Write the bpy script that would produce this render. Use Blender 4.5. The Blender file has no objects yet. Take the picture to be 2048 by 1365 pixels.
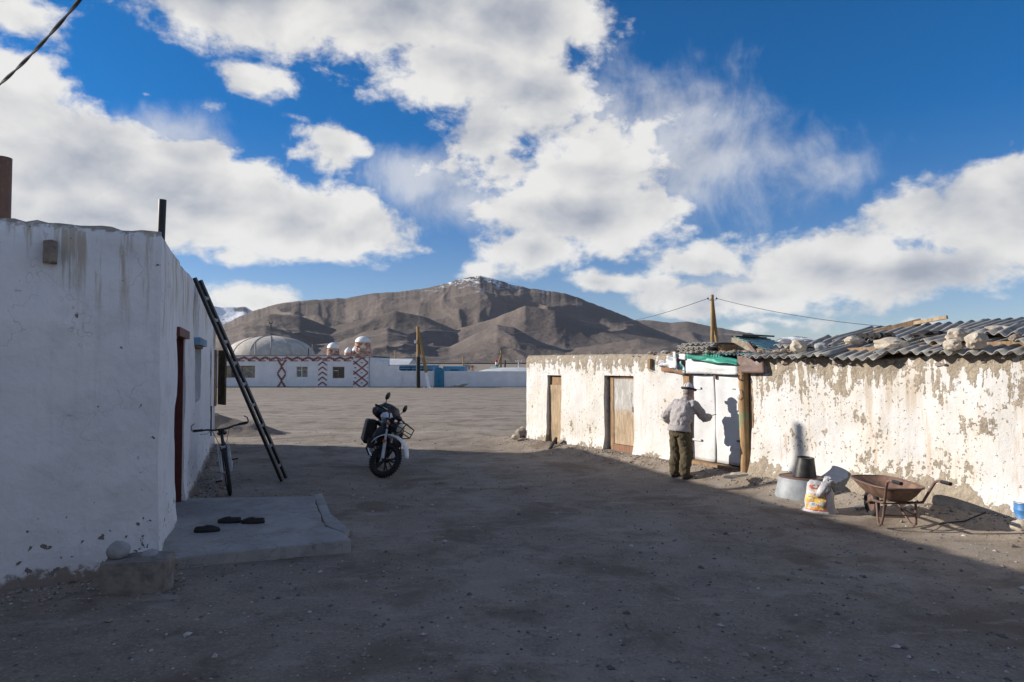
import bpy, bmesh, math, random
from mathutils import Vector, Matrix, noise as mn
R = math.radians
random.seed(7)
scene = bpy.context.scene
col = scene.collection

# ------------------------------------------------------------------ camera
F = 2048 * 24 / 36.0
PITCH = math.atan(42.5 / F)
CAMH = 1.9
cam = bpy.data.cameras.new('camera'); camo = bpy.data.objects.new('camera', cam); col.objects.link(camo)
cam.lens = 24; cam.sensor_width = 36; cam.clip_start = .05; cam.clip_end = 30000
camo.location = (0, 0, CAMH); camo.rotation_euler = (math.pi / 2 + PITCH, 0, 0)
scene.camera = camo

# ------------------------------------------------------------------ sun, sky, exposure
SUN_H = Vector((.985, -.17, 0)).normalized()
SUN_E = R(19.7)
SUND = Vector((SUN_H.x * math.cos(SUN_E), SUN_H.y * math.cos(SUN_E), -math.sin(SUN_E)))
sl = bpy.data.lights.new('sun', 'SUN'); sl.energy = 5.0; sl.angle = R(.5); sl.color = (1, .935, .84)
so = bpy.data.objects.new('sun', sl); col.objects.link(so); so.rotation_euler = SUND.to_track_quat('-Z', 'Y').to_euler()
so.location = (-20, 10, 20)
scene.view_settings.view_transform = 'Standard'; scene.view_settings.look = 'None'
scene.view_settings.gamma = 1; scene.view_settings.use_curve_mapping = False
scene.view_settings.exposure = 0.55
SKY_STRENGTH = .060

class NT:
    """small helper around a node tree"""
    def __init__(s, tree): s.t = tree; s.l = tree.links
    def n(s, typ, **kw):
        nd = s.t.nodes.new(typ)
        for k, v in kw.items(): setattr(nd, k, v)
        return nd
    def put(s, sock, v):
        if v is None: return
        if isinstance(v, bpy.types.NodeSocket): s.l.new(v, sock)
        else:
            if isinstance(v, (tuple, list)) and len(v) == 3 and sock.type == 'RGBA': v = (*v, 1)
            sock.default_value = v
    def m(s, op, a, b=None, c=None, clamp=False):
        nd = s.n('ShaderNodeMath', operation=op, use_clamp=clamp)
        for i, v in enumerate((a, b, c)): s.put(nd.inputs[i], v)
        return nd.outputs[0]
    def v(s, op, a, b=None, c=None):
        nd = s.n('ShaderNodeVectorMath', operation=op)
        s.put(nd.inputs[0], a); s.put(nd.inputs[1], b)
        if c is not None: s.put(nd.inputs[2], c)
        return nd.outputs['Value'] if op in ('LENGTH', 'DOT_PRODUCT', 'DISTANCE') else nd.outputs[0]
    def noise(s, vec, scale, detail=4, rough=.55, dist=0, color=False):
        nd = s.n('ShaderNodeTexNoise'); s.put(nd.inputs['Vector'], vec)
        nd.inputs['Scale'].default_value = scale; nd.inputs['Detail'].default_value = detail
        nd.inputs['Roughness'].default_value = rough; nd.inputs['Distortion'].default_value = dist
        return nd.outputs['Color' if color else 'Fac']
    def voro(s, vec, scale, feature='F1', out='Distance'):
        nd = s.n('ShaderNodeTexVoronoi', feature=feature); s.put(nd.inputs['Vector'], vec); nd.inputs['Scale'].default_value = scale
        return nd.outputs[out]
    def mr(s, x, a, b, c=0., d=1., smooth=True):
        nd = s.n('ShaderNodeMapRange', interpolation_type='SMOOTHSTEP' if smooth else 'LINEAR')
        s.put(nd.inputs[0], x)
        for i, q in enumerate((a, b, c, d)): s.put(nd.inputs[i + 1], q)
        return nd.outputs[0]
    def mix(s, f, a, b, mode='MIX'):
        nd = s.n('ShaderNodeMix', data_type='RGBA', blend_type=mode)
        s.put(nd.inputs[0], f); s.put(nd.inputs[6], a); s.put(nd.inputs[7], b)
        return nd.outputs[2]
    def scale(s, vec, k):
        nd = s.n('ShaderNodeMapping'); s.put(nd.inputs[0], vec); nd.inputs['Scale'].default_value = k
        return nd.outputs[0]
    def sep(s, vec):
        nd = s.n('ShaderNodeSeparateXYZ'); s.put(nd.inputs[0], vec); return nd.outputs
    def obj(s): return s.n('ShaderNodeTexCoord').outputs['Object']
    def pos(s): return s.n('ShaderNodeNewGeometry').outputs['Position']

# pixel of the photograph -> ray -> point of the place
def ray(x, y):
    X = (x - 1024) / F; v = (682.5 - y) / F
    return Vector((X, math.cos(PITCH) - v * math.sin(PITCH), math.sin(PITCH) + v * math.cos(PITCH)))
ORG = Vector((0, 0, CAMH))
def PX(x, y, Y): d = ray(x, y); return ORG + d * (Y / d.y)
def GP(x, y, z=0.): d = ray(x, y); return ORG + d * ((z - CAMH) / d.z)
def ONPL(x, y, p, nrm): d = ray(x, y); return ORG + d * ((p - ORG).dot(nrm) / d.dot(nrm))
def sst(a, b, x):
    t = min(1, max(0, (x - a) / (b - a))); return t * t * (3 - 2 * t)
def azel(x, y):
    d = ray(x, y).normalized(); return math.atan2(d.x, d.y), math.asin(d.z)

# ------------------------------------------------------------------ world: clear high-altitude sky with drifting cumulus
w = bpy.data.worlds.new('World'); scene.world = w; w.use_nodes = True
wt = w.node_tree; wt.nodes.clear(); N = NT(wt)
sky = N.n('ShaderNodeTexSky', sky_type='NISHITA'); sky.sun_disc = False; sky.sun_elevation = SUN_E
sky.sun_rotation = math.atan2(-SUN_H.x, -SUN_H.y); sky.altitude = 3600; sky.air_density = 1.25; sky.dust_density = .25; sky.ozone_density = 2.2
dirv = N.v('NORMALIZE', N.n('ShaderNodeTexCoord').outputs['Generated'])
sx = N.sep(dirv)
azn = N.m('ARCTAN2', sx[0], sx[1]); eln = N.m('ARCSINE', sx[2])
cv = N.n('ShaderNodeCombineXYZ'); N.put(cv.inputs[0], azn); N.put(cv.inputs[1], eln)
nvec = N.scale(dirv, (1, 1, 1.5))
warp = N.v('SUBTRACT', N.noise(nvec, 5.5, 3, .5, color=True), (.5, .5, .5))
pw = N.v('MULTIPLY_ADD', warp, (.10, .07, 0), cv.outputs[0])
# (px centre, px radius, weight)
CL = [(480, -40, 380, 150, 1.3), (800, -20, 420, 170, 1.5), (1040, 40, 230, 170, 1.2), (960, 150, 260, 95, 1.1), (1090, 190, 190, 130, 1.15), (960, 270, 120, 110, .8), (1010, 330, 110, 60, .7),
      (1200, 300, 190, 120, .55), (1150, 330, 170, 110, .70), (1160, 430, 240, 100, 1.05), (1060, 510, 150, 65, .9), (1200, 560, 130, 32, .7),
      (0, 200, 230, 130, .95), (120, 310, 260, 150, 1.15), (360, 310, 150, 70, .8), (370, 400, 330, 110, 1.3), (640, 455, 260, 85, 1.1), (180, 430, 420, 90, 1.1), (480, 512, 110, 26, .55),
      (668, 288, 92, 62, .62), (510, 158, 90, 38, .52), (405, 218, 70, 30, .46), (275, 175, 28, 20, .42), (20, 20, 120, 60, .55), (945, 548, 75, 26, .6), (850, 500, 50, 24, .4),
      (1400, 515, 110, 48, .75), (1330, 560, 60, 22, .5), (1960, 430, 300, 130, 1.1), (2100, 380, 200, 110, 1.1), (1680, 525, 260, 80, 1.05), (1500, 590, 230, 50, .95), (1830, 540, 300, 80, 1.1), (1390, 618, 100, 40, .75),
      (505, 604, 170, 34, .5), (1865, 642, 60, 14, .5), (1480, 660, 60, 14, .45), (1560, 640, 120, 16, .35)]
blobs = []
for (x, y, rx, ry, wgt) in CL:
    a, e = azel(x, y); a2, _ = azel(x + rx, y); a1, _ = azel(x - rx, y); e1 = azel(x, y - ry)[1]; e2 = azel(x, y + ry)[1]
    blobs.append((a, e, (a2 - a1) / 2, (e1 - e2) / 2, wgt))
rr = random.Random(3)
for k in range(20):                                     # the same broken cumulus all the way round and overhead
    a = R(58 + 246 * k / 20 + rr.uniform(-5, 5)); a = a if a < math.pi else a - 2 * math.pi
    blobs.append((a, R(rr.uniform(4, 34)), R(rr.uniform(9, 20)), R(rr.uniform(3, 8)), rr.uniform(.6, 1.2)))
for k in (0, 1, 2, 3, 6, 7, 8):
    blobs.append((R(-180 + 40 * k + rr.uniform(-12, 12)), R(rr.uniform(50, 66)), R(rr.uniform(14, 26)), R(rr.uniform(6, 11)), rr.uniform(.6, 1.1)))
acc = None
for (a, e, ra, re, wgt) in blobs:
    q = N.v('LENGTH', N.v('MULTIPLY_ADD', pw, (1 / ra, 1 / re, 0), (-a / ra, -e / re, 0)))
    q = N.m('MULTIPLY_ADD', q, -wgt, wgt)
    acc = q if acc is None else N.m('SMOOTH_MAX', acc, q, .12)
sunv = (-SUND).normalized()
nz1 = N.noise(nvec, 8, 10, .60, .2); nzs1 = N.noise(nvec, 6, 6, .52, .2)
nzs2 = N.noise(N.v('ADD', nvec, tuple(sunv * .030 + Vector((0, 0, .030)))), 6, 6, .52, .2)
big1 = N.noise(nvec, 3.2, 4, .5)
dens = N.m('ADD', acc, N.m('MULTIPLY_ADD', nz1, 1.7, -.85))
dens = N.m('ADD', dens, N.m('MULTIPLY_ADD', big1, .4, -.27))
dens = N.m('ADD', dens, N.m('MULTIPLY_ADD', N.noise(nvec, 26, 6, .6, .3), .75, -.375))
alpha = N.mr(dens, -.05, .33)
# thin feathery veil drifting off the big cloud's right side, and traces of it elsewhere
wacc = None
for (a, e, ra, re) in [(*azel(x, y), rx / F, ry / F) for (x, y, rx, ry) in ((1330, 290, 260, 170), (1450, 340, 260, 120), (1180, 250, 200, 160), (860, 350, 160, 90), (330, 270, 160, 80), (960, 400, 200, 90), (1480, 560, 200, 60))] + [(R(75), R(20), .3, .15), (R(130), R(30), .35, .2), (R(-110), R(26), .3, .18), (R(-160), R(18), .3, .12)]:
    q = N.m('MULTIPLY_ADD', N.v('LENGTH', N.v('MULTIPLY_ADD', pw, (1 / ra, 1 / re, 0), (-a / ra, -e / re, 0))), -1, 1)
    wacc = q if wacc is None else N.m('SMOOTH_MAX', wacc, q, .2)
rm = N.n('ShaderNodeMapping'); N.put(rm.inputs[0], pw); rm.inputs['Rotation'].default_value = (0, 0, R(-52)); rm.inputs['Scale'].default_value = (15, 8, 1)
feather = N.m('ADD', N.m('MULTIPLY', N.noise(rm.outputs[0], 1.0, 9, .66, .15), .55), N.m('MULTIPLY', nz1, .45))
veil = N.m('MULTIPLY', N.mr(N.m('ADD', wacc, N.m('MULTIPLY_ADD', feather, 2.6, -1.3)), .0, 1.05), .66)
alpha = N.m('MAXIMUM', alpha, veil)
thick = N.mr(N.m('ADD', acc, N.m('MULTIPLY_ADD', nzs1, .8, -.4)), .25, 1.2)
lit = N.m('MULTIPLY', N.m('SUBTRACT', nzs1, nzs2), 1.25)
br = N.m('ADD', N.mr(thick, 0, 1, .98, .70, False), lit)
br = N.m('ADD', br, N.m('MULTIPLY_ADD', nz1, .35, -.175))
br = N.m('MINIMUM', N.m('MAXIMUM', br, .55), 1.04)
ccol = N.mix(N.mr(br, .4, 1.0), (.74, .82, 1.0, 1), (1, .985, .96, 1))
cs = N.v('SCALE', ccol); cs.node.inputs['Scale'].default_value = 1
N.l.new(N.m('MULTIPLY', br, .565 / SKY_STRENGTH), cs.node.inputs['Scale'])
skyc = N.mix(1.0, sky.outputs[0], N.mix(N.mr(eln, .0, .42), (.92, .88, .98, 1), (.42, .84, 1.20, 1)), 'MULTIPLY')
hs_ = N.n('ShaderNodeHueSaturation'); hs_.inputs['Saturation'].default_value = 1.15; hs_.inputs['Value'].default_value = 1.2; N.put(hs_.inputs['Color'], skyc); skyc = hs_.outputs[0]
final = N.mix(N.m('MULTIPLY', alpha, .97), skyc, cs)
bg = N.n('ShaderNodeBackground'); N.put(bg.inputs[0], final); bg.inputs[1].default_value = SKY_STRENGTH
wo = N.n('ShaderNodeOutputWorld'); N.l.new(bg.outputs[0], wo.inputs[0])
try:
    w.cycles.sampling_method = 'MANUAL'; w.cycles.sample_map_resolution = 512
except Exception: pass

# ------------------------------------------------------------------ helpers
class MB:
    def __init__(s): s.v = []; s.f = []; s.mi = []
    def add(s, vs, fs, mi=0):
        o = len(s.v); s.v += [tuple(q) for q in vs]; s.f += [tuple(i + o for i in f) for f in fs]; s.mi += [mi] * len(fs); return s
    def box(s, c, d, rot=None, mi=0, jit=0, rnd=random):
        vs = []
        for z in (-1, 1):
            for (x, y) in ((-1, -1), (1, -1), (1, 1), (-1, 1)):
                p = Vector((x * d[0] / 2, y * d[1] / 2, z * d[2] / 2))
                if jit: p += Vector([rnd.uniform(-jit, jit) for _ in range(3)])
                if rot is not None: p = rot @ p
                vs.append(p + Vector(c))
        return s.add(vs, [(3, 2, 1, 0), (4, 5, 6, 7), (0, 1, 5, 4), (1, 2, 6, 5), (2, 3, 7, 6), (3, 0, 4, 7)], mi)
    def bar(s, a, b, wd, th, up=(0, 0, 1), mi=0, jit=0):
        a = Vector(a); b = Vector(b); x = (b - a); L = x.length; x.normalize(); u = Vector(up)
        y = u.cross(x)
        if y.length < 1e-4: y = Vector((1, 0, 0)).cross(x)
        y.normalize(); z = x.cross(y)
        return s.box((a + b) / 2, (L, wd, th), Matrix((x, y, z)).transposed(), mi, jit)
    def tube(s, pts, rad, seg=10, cap=True, mi=0, squash=1.0, closed=False):
        pts = [Vector(p) for p in pts]; n = len(pts)
        if not hasattr(rad, '__len__'): rad = [rad] * n
        t0 = (pts[1] - pts[0]).normalized(); ref = Vector((0, 0, 1)) if abs(t0.z) < .9 else Vector((1, 0, 0))
        nx = ref.cross(t0).normalized(); vs = []
        for i in range(n):
            if closed: t = (pts[(i + 1) % n] - pts[i - 1])
            else: t = (pts[min(i + 1, n - 1)] - pts[max(i - 1, 0)])
            t.normalize(); nx = (nx - t * nx.dot(t)).normalized(); ny = t.cross(nx)
            for k in range(seg):
                a = 2 * math.pi * k / seg; vs.append(pts[i] + (nx * math.cos(a) + ny * math.sin(a) * squash) * rad[i])
        fs = []
        for i in range(n if closed else n - 1):
            j = (i + 1) % n
            for k in range(seg): fs.append((i * seg + k, i * seg + (k + 1) % seg, j * seg + (k + 1) % seg, j * seg + k))
        if cap and not closed:
            fs.append(tuple(reversed(range(seg)))); fs.append(tuple((n - 1) * seg + k for k in range(seg)))
        return s.add(vs, fs, mi)
    def caps(s, pts, rad, seg=12, squash=1.0):
        """tapered chain with round ends"""
        pts = [Vector(p) for p in pts]; a = (pts[0] - pts[1]).normalized(); b = (pts[-1] - pts[-2]).normalized()
        P_, R_ = [], []
        for q in (85, 60, 30): P_.append(pts[0] + a * rad[0] * math.sin(R(q))); R_.append(rad[0] * math.cos(R(q)))
        P_ += pts; R_ += list(rad)
        for q in (30, 60, 85): P_.append(pts[-1] + b * rad[-1] * math.sin(R(q))); R_.append(rad[-1] * math.cos(R(q)))
        return s.tube(P_, R_, seg, True, 0, squash)
    def loft(s, rings, seg=16, cap=True, mi=0, pw=2.0):
        """rings: (centre, rx, ry[, tilt_y]) superellipses about z"""
        vs = []
        for rg in rings:
            c, rx, ry = Vector(rg[0]), rg[1], rg[2]; tl = rg[3] if len(rg) > 3 else 0
            for k in range(seg):
                a = 2 * math.pi * k / seg; ca, sa = math.cos(a), math.sin(a)
                px = rx * abs(ca) ** (2 / pw) * (1 if ca >= 0 else -1); py = ry * abs(sa) ** (2 / pw) * (1 if sa >= 0 else -1)
                vs.append(c + Vector((px, py, -px * tl)))
        fs = []
        for i in range(len(rings) - 1):
            for k in range(seg): fs.append((i * seg + k, i * seg + (k + 1) % seg, (i + 1) * seg + (k + 1) % seg, (i + 1) * seg + k))
        if cap: fs.append(tuple(reversed(range(seg)))); fs.append(tuple((len(rings) - 1) * seg + k for k in range(seg)))
        return s.add(vs, fs, mi)
    def lathe(s, prof, seg=20, c=(0, 0, 0), mi=0, cap=True):
        return s.loft([((c[0], c[1], c[2] + z), r, r) for (r, z) in prof], seg, cap, mi)
    def prism(s, poly, h0, h1, mi=0):
        n = len(poly)
        return s.add([(p[0], p[1], h0) for p in poly] + [(p[0], p[1], h1) for p in poly],
                     [tuple(reversed(range(n))), tuple(range(n, 2 * n))] + [(i, (i + 1) % n, n + (i + 1) % n, n + i) for i in range(n)], mi)
    def ball(s, c, r, sub=2, sc=(1, 1, 1), amp=0, freq=2., seed=0, mi=0, rot=None):
        bm = bmesh.new(); bmesh.ops.create_icosphere(bm, subdivisions=sub, radius=1)
        o = Vector((seed * 7.3, seed * 3.1, seed * 5.7)); vs = []
        for q in bm.verts:
            p = q.co.copy()
            if amp:
                f = 1 + amp * (mn.noise(p * freq + o) + .5 * mn.noise(p * freq * 2.3 + o)); p *= f
            p = Vector((p.x * sc[0], p.y * sc[1], p.z * sc[2])) * r
            if rot is not None: p = rot @ p
            vs.append(p + Vector(c))
        fs = [tuple(x.index for x in fc.verts) for fc in bm.faces]; bm.free()
        return s.add(vs, fs, mi)
    def xf(s, M): s.v = [tuple(M @ Vector(q)) for q in s.v]; return s
    def build(s, name, mat, parent=None, smooth=False, angle=35):
        me = bpy.data.meshes.new(name); me.from_pydata(s.v, [], s.f)
        for mm in (mat if isinstance(mat, (list, tuple)) else [mat]): me.materials.append(mm)
        if len(me.materials) > 1: me.polygons.foreach_set('material_index', s.mi)
        if smooth:
            me.polygons.foreach_set('use_smooth', [True] * len(me.polygons))
            try: me.set_sharp_from_angle(angle=R(angle))
            except Exception: pass
        me.update()
        o = bpy.data.objects.new(name, me); col.objects.link(o)
        if parent is not None: o.parent = parent
        return o
def tag(o, label=None, cat=None, group=None, kind=None):
    if label: o['label'] = label
    if cat: o['category'] = cat
    if group: o['group'] = group
    if kind: o['kind'] = kind
    return o
def thing(name, label, cat, loc=(0, 0, 0), rz=0, group=None):
    o = bpy.data.objects.new(name, None); col.objects.link(o); o.location = loc; o.rotation_euler = (0, 0, rz); o.empty_display_size = .2
    return tag(o, label, cat, group)
def bevel(o, wd, seg=2):
    m = o.modifiers.new('bevel', 'BEVEL'); m.width = wd; m.segments = seg; m.limit_method = 'ANGLE'; return o
def subsurf(o, lv=1):
    m = o.modifiers.new('sub', 'SUBSURF'); m.levels = lv; m.render_levels = lv; return o
def remesh(o, vox, it=4, dn=0, dsz=.1):
    m = o.modifiers.new('remesh', 'REMESH'); m.mode = 'VOXEL'; m.voxel_size = vox; m.use_smooth_shade = True
    m = o.modifiers.new('smooth', 'SMOOTH'); m.iterations = it; m.factor = .5
    if dn:
        t = bpy.data.textures.new('folds', 'CLOUDS'); t.noise_scale = dsz; t.noise_depth = 2
        m = o.modifiers.new('folds', 'DISPLACE'); m.texture = t; m.strength = dn; m.mid_level = .5; m.texture_coords = 'LOCAL'
    return o

# ------------------------------------------------------------------ materials
MATS = {}
def mat(name, base=(.5, .5, .5), rough=.7, metal=0, var=.15, vs=6., bump=.0, bs=60., spec=.4, fn=None):
    if name in MATS: return MATS[name]
    m = bpy.data.materials.new(name); m.use_nodes = True; t = m.node_tree; t.nodes.clear(); n = NT(t)
    bs_ = n.n('ShaderNodeBsdfPrincipled'); out = n.n('ShaderNodeOutputMaterial'); n.l.new(bs_.outputs[0], out.inputs[0])
    bs_.inputs['Roughness'].default_value = rough; bs_.inputs['Metallic'].default_value = metal
    try: bs_.inputs['Specular IOR Level'].default_value = spec
    except Exception: pass
    c = n.obj()
    if fn:
        colr, hgt, rg = fn(n, c)
        n.put(bs_.inputs['Base Color'], colr)
        if rg is not None: n.put(bs_.inputs['Roughness'], rg)
        if hgt is not None:
            b = n.n('ShaderNodeBump'); b.inputs['Distance'].default_value = 1.0; b.inputs['Strength'].default_value = 1.0
            n.put(b.inputs['Height'], hgt); n.l.new(b.outputs[0], bs_.inputs['Normal'])
    else:
        f = n.mr(n.noise(c, vs, 5, .6), .3, .7)
        n.put(bs_.inputs['Base Color'], n.mix(f, tuple(x * (1 - var) for x in base), tuple(min(1, x * (1 + var)) for x in base)))
        if bump:
            b = n.n('ShaderNodeBump'); b.inputs['Distance'].default_value = bump; b.inputs['Strength'].default_value = .8
            n.put(b.inputs['Height'], n.noise(c, bs, 4, .6)); n.l.new(b.outputs[0], bs_.inputs['Normal'])
    MATS[name] = m; return m

def f_ground(n, c):
    a = n.noise(c, .35, 5, .6); b = n.noise(c, 3.0, 5, .65); d = n.noise(c, 38, 4, .7); e = n.voro(c, 26)
    k = n.mix(n.mr(a, .35, .65), (.21, .168, .13), (.275, .226, .178))
    k = n.mix(n.mr(b, .42, .75), k, (.16, .124, .096))
    k = n.mix(n.m('MULTIPLY', n.mr(d, .45, .72), .55), k, (.37, .325, .27))
    k = n.mix(n.m('MULTIPLY', n.mr(n.noise(c, 15, 3, .6), .58, .70), .5), k, (.10, .078, .062))
    big = n.noise(c, .9, 4, .62, .4)
    k = n.mix(n.m('MULTIPLY', n.mr(big, .50, .64), .72), k, (.128, .092, .066)); k = n.mix(n.m('MULTIPLY', n.mr(n.noise(n.scale(c, (.6, 1.6, 1)), 2.2, 5, .68), .55, .66), .5), k, (.33, .29, .245)); k = n.mix(n.m('MULTIPLY', n.mr(big, .44, .34), .35), k, (.33, .29, .25))
    s_ = n.sep(c); wob = n.m('MULTIPLY_ADD', n.noise(c, .12, 2, .5), 5., -2.5)
    for (y0_, sl_, wd_) in ((24., .05, .22), (25.5, .05, .22), (33., -.04, .3), (35., -.04, .3), (19.2, .02, .16)):
        dd = n.m('ABSOLUTE', n.m('ADD', n.m('ADD', n.m('MULTIPLY', s_[0], sl_), wob), n.m('SUBTRACT', y0_, s_[1])))
        k = n.mix(n.m('MULTIPLY', n.mr(dd, wd_ * 1.5, wd_ * .5), .45), k, (.36, .315, .265))
    h = n.m('ADD', n.m('MULTIPLY', b, .008), n.m('MULTIPLY', d, .0022)); h = n.m('ADD', h, n.m('MULTIPLY', n.mr(e, 0, .5), .0018))
    h = n.m('ADD', h, n.m('MULTIPLY', n.noise(c, 120, 2, .6), .0006))
    return k, h, .95
def peel(wear, top, base, topv, strk=.22, whi=(.62, .61, .595), mud=(.30, .25, .19)):
    def f(n, c):
        s = n.sep(c); z = s[2]
        big = n.noise(n.scale(c, (1.1, 1.1, .8)), 1.3, 4, .6)
        streak = n.noise(n.scale(c, (4.2, 4.2, .75)), 1.6, 5, .62)
        streak2 = n.noise(n.scale(c, (16, 16, .5)), 1.3, 4, .6)
        fine = n.noise(c, 11, 5, .62); chips = n.noise(n.scale(c, (1, 1, .8)), 24, 4, .6); edge = n.noise(c, 30, 4, .6)
        # bare mud where plaster has come away: the drip line under the roof, the splash zone, and patches
        ztop = n.m('ADD', z, n.m('MULTIPLY_ADD', streak, topv, -topv / 2)); ztop = n.m('ADD', ztop, n.m('MULTIPLY_ADD', fine, .8, -.4)); ztop = n.m('ADD', ztop, n.m('MULTIPLY_ADD', edge, .3, -.15))
        m1 = n.mr(ztop, top - .015, top + .015)
        zb = n.m('ADD', z, n.m('MULTIPLY_ADD', big, -1.1, .55)); zb = n.m('ADD', zb, n.m('MULTIPLY_ADD', fine, -.5, .25))
        m2 = n.mr(zb, base + .012, base - .012)
        mid_ = n.noise(n.scale(c, (1, 1, .6)), 5, 5, .62); pat = n.m('ADD', n.m('MULTIPLY', mid_, .65), n.m('MULTIPLY', big, .35)); pat = n.m('ADD', pat, n.m('MULTIPLY_ADD', edge, .12, -.06))
        m3 = n.mr(pat, wear, wear + .012)
        m4 = n.mr(n.m('ADD', chips, n.m('MULTIPLY_ADD', big, .30, -.15)), .650 - (.62 - wear) * .5, .665 - (.62 - wear) * .5)
        v1 = n.voro(n.v('ADD', c, n.v('SCALE', n.noise(c, 9, 2, .5, color=True))), 13)
        bare = n.m('MAXIMUM', n.m('MAXIMUM', m1, m2), n.m('MAXIMUM', m3, m4))
        paint = n.mix(n.mr(big, .40, .65), whi, tuple(x * y for x, y in zip(whi, (.97, .92, .84))))
        paint = n.mix(n.m('MULTIPLY', n.m('MULTIPLY', n.mr(streak2, .50, .66), n.mr(streak, .44, .60)), .8), paint, (.52, .40, .29))
        paint = n.mix(n.m('MULTIPLY', n.mr(fine, .50, .75), .35), paint, (.56, .49, .41)); paint = n.mix(n.m('MULTIPLY', n.m('MULTIPLY', n.mr(n.noise(n.scale(c, (6, 6, .34)), 1.1, 6, .68), .47, .64), n.mr(n.noise(c, .8, 3, .5), .38, .62)), strk), paint, (.47, .375, .28))
        mudc = n.mix(n.mr(fine, .35, .7), tuple(x * .82 for x in mud), tuple(x * 1.15 for x in mud))
        mudc = n.mix(n.m('MULTIPLY', n.mr(n.noise(c, 45, 3, .7), .55, .7), .5), mudc, (.45, .40, .33))
        k = n.mix(bare, paint, mudc)
        h = n.m('MULTIPLY', bare, -.010); h = n.m('ADD', h, n.m('MULTIPLY', n.m('MULTIPLY', bare, fine), .03))
        h = n.m('ADD', h, n.m('MULTIPLY', fine, .008)); h = n.m('ADD', h, n.m('MULTIPLY', n.noise(c, 80, 3, .6), .0025))
        return k, h, .9
    return f
def f_lime(n, c):                                       # old lime wash with brown rain runs below the roof edge
    s = n.sep(c); z = s[2]
    big = n.noise(c, .9, 4, .6); run = n.noise(n.scale(c, (5, 5, .32)), 1.5, 4, .6); run2 = n.noise(n.scale(c, (17, 17, .6)), 1.2, 4, .6); fine = n.noise(c, 14, 5, .6)
    k = n.mix(n.mr(big, .3, .7), (.68, .685, .70), (.77, .77, .78))
    k = n.mix(n.m('MULTIPLY', n.mr(run2, .5, .75), .18), k, (.45, .43, .40)); k = n.mix(n.m('MULTIPLY', n.mr(n.noise(c, 2.6, 5, .65), .48, .68), .30), k, (.50, .49, .49))
    zz = n.m('ADD', z, n.m('MULTIPLY_ADD', run, 3.6, -1.8))
    st = n.m('MULTIPLY', n.mr(zz, 2.35, 3.25), n.mr(n.m('ADD', run, n.m('MULTIPLY_ADD', run2, .5, -.25)), .49, .60))
    k = n.mix(n.m('MULTIPLY', st, .7), k, (.34, .265, .165))
    k = n.mix(n.m('MULTIPLY', n.mr(n.m('ADD', z, n.m('MULTIPLY_ADD', fine, .10, -.05)), 3.13, 3.02, 0, 1), 0), k, (.3, .25, .2))
    lip = n.mr(n.m('ADD', z, n.m('MULTIPLY_ADD', fine, .22, -.11)), 3.075, 3.12)
    k = n.mix(lip, k, (.30, .265, .22))
    low = n.mr(n.m('ADD', z, n.m('MULTIPLY_ADD', fine, -.30, .15)), .14, .06)
    k = n.mix(low, k, (.26, .22, .19))
    chip = n.mr(n.m('ADD', n.noise(c, 13, 3, .5), n.mr(z, .1, .9, .075, -.02, False)), .706, .718)
    k = n.mix(chip, k, (.2, .17, .15))
    cr = n.voro(n.v('ADD', c, n.v('SCALE', n.noise(c, 3, 3, .5, color=True))), .9, 'DISTANCE_TO_EDGE')
    crk = n.m('MULTIPLY', n.mr(cr, .006, .002), n.mr(n.noise(c, 1.4, 2, .5), .52, .6))
    k = n.mix(n.m('MULTIPLY', crk, .38), k, (.25, .22, .19))
    h = n.m('ADD', n.m('MULTIPLY', n.noise(c, 2.5, 5, .6), .038), n.m('MULTIPLY', fine, .006)); h = n.m('ADD', h, n.m('MULTIPLY', n.m('MAXIMUM', chip, low), -.01))
    return k, h, .92
def f_wood(base, dark, gs=(3, 3, .35), rgh=.85):
    def f(n, c):
        g = n.noise(n.scale(c, gs), 9, 6, .65, .6); b = n.noise(c, 2.2, 4, .6); fi = n.noise(n.scale(c, tuple(x * 6 for x in gs)), 9, 3, .6)
        k = n.mix(n.mr(g, .35, .65), dark, base); k = n.mix(n.m('MULTIPLY', n.mr(b, .45, .7), .5), k, tuple(x * .6 for x in dark))
        k = n.mix(n.m('MULTIPLY', n.mr(fi, .55, .7), .4), k, tuple(x * .4 for x in dark))
        return k, n.m('ADD', n.m('MULTIPLY', g, .004), n.m('MULTIPLY', fi, .002)), rgh
    return f
def f_rust(n, c):
    a = n.noise(c, 5, 6, .65); b = n.noise(c, 22, 5, .65)
    k = n.mix(n.mr(a, .35, .65), (.10, .06, .052), (.155, .09, .068)); k = n.mix(n.mr(b, .56, .74), k, (.23, .135, .09))
    return k, n.m('MULTIPLY', b, .0015), n.mr(a, .3, .7, .45, .75)
def f_slate(n, c):
    a = n.noise(c, 2.6, 5, .6); b = n.noise(n.scale(c, (5, .7, 5)), 3, 5, .6); d = n.noise(c, 30, 4, .6)
    k = n.mix(n.mr(b, .35, .65), (.20, .192, .178), (.34, .33, .305)); k = n.mix(n.m('MULTIPLY', n.mr(a, .5, .72), .6), k, (.43, .39, .33))
    k = n.mix(n.m('MULTIPLY', n.mr(d, .55, .72), .5), k, (.11, .105, .10))
    return k, n.m('MULTIPLY', d, .002), .85
def f_stone(n, c):
    a = n.noise(c, 4, 5, .6); b = n.noise(c, 30, 4, .65)
    k = n.mix(n.mr(a, .35, .65), (.40, .34, .27), (.52, .455, .375)); k = n.mix(n.m('MULTIPLY', n.mr(b, .5, .7), .5), k, (.30, .26, .22))
    return k, n.m('ADD', n.m('MULTIPLY', b, .006), n.m('MULTIPLY', a, .01)), .95
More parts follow.
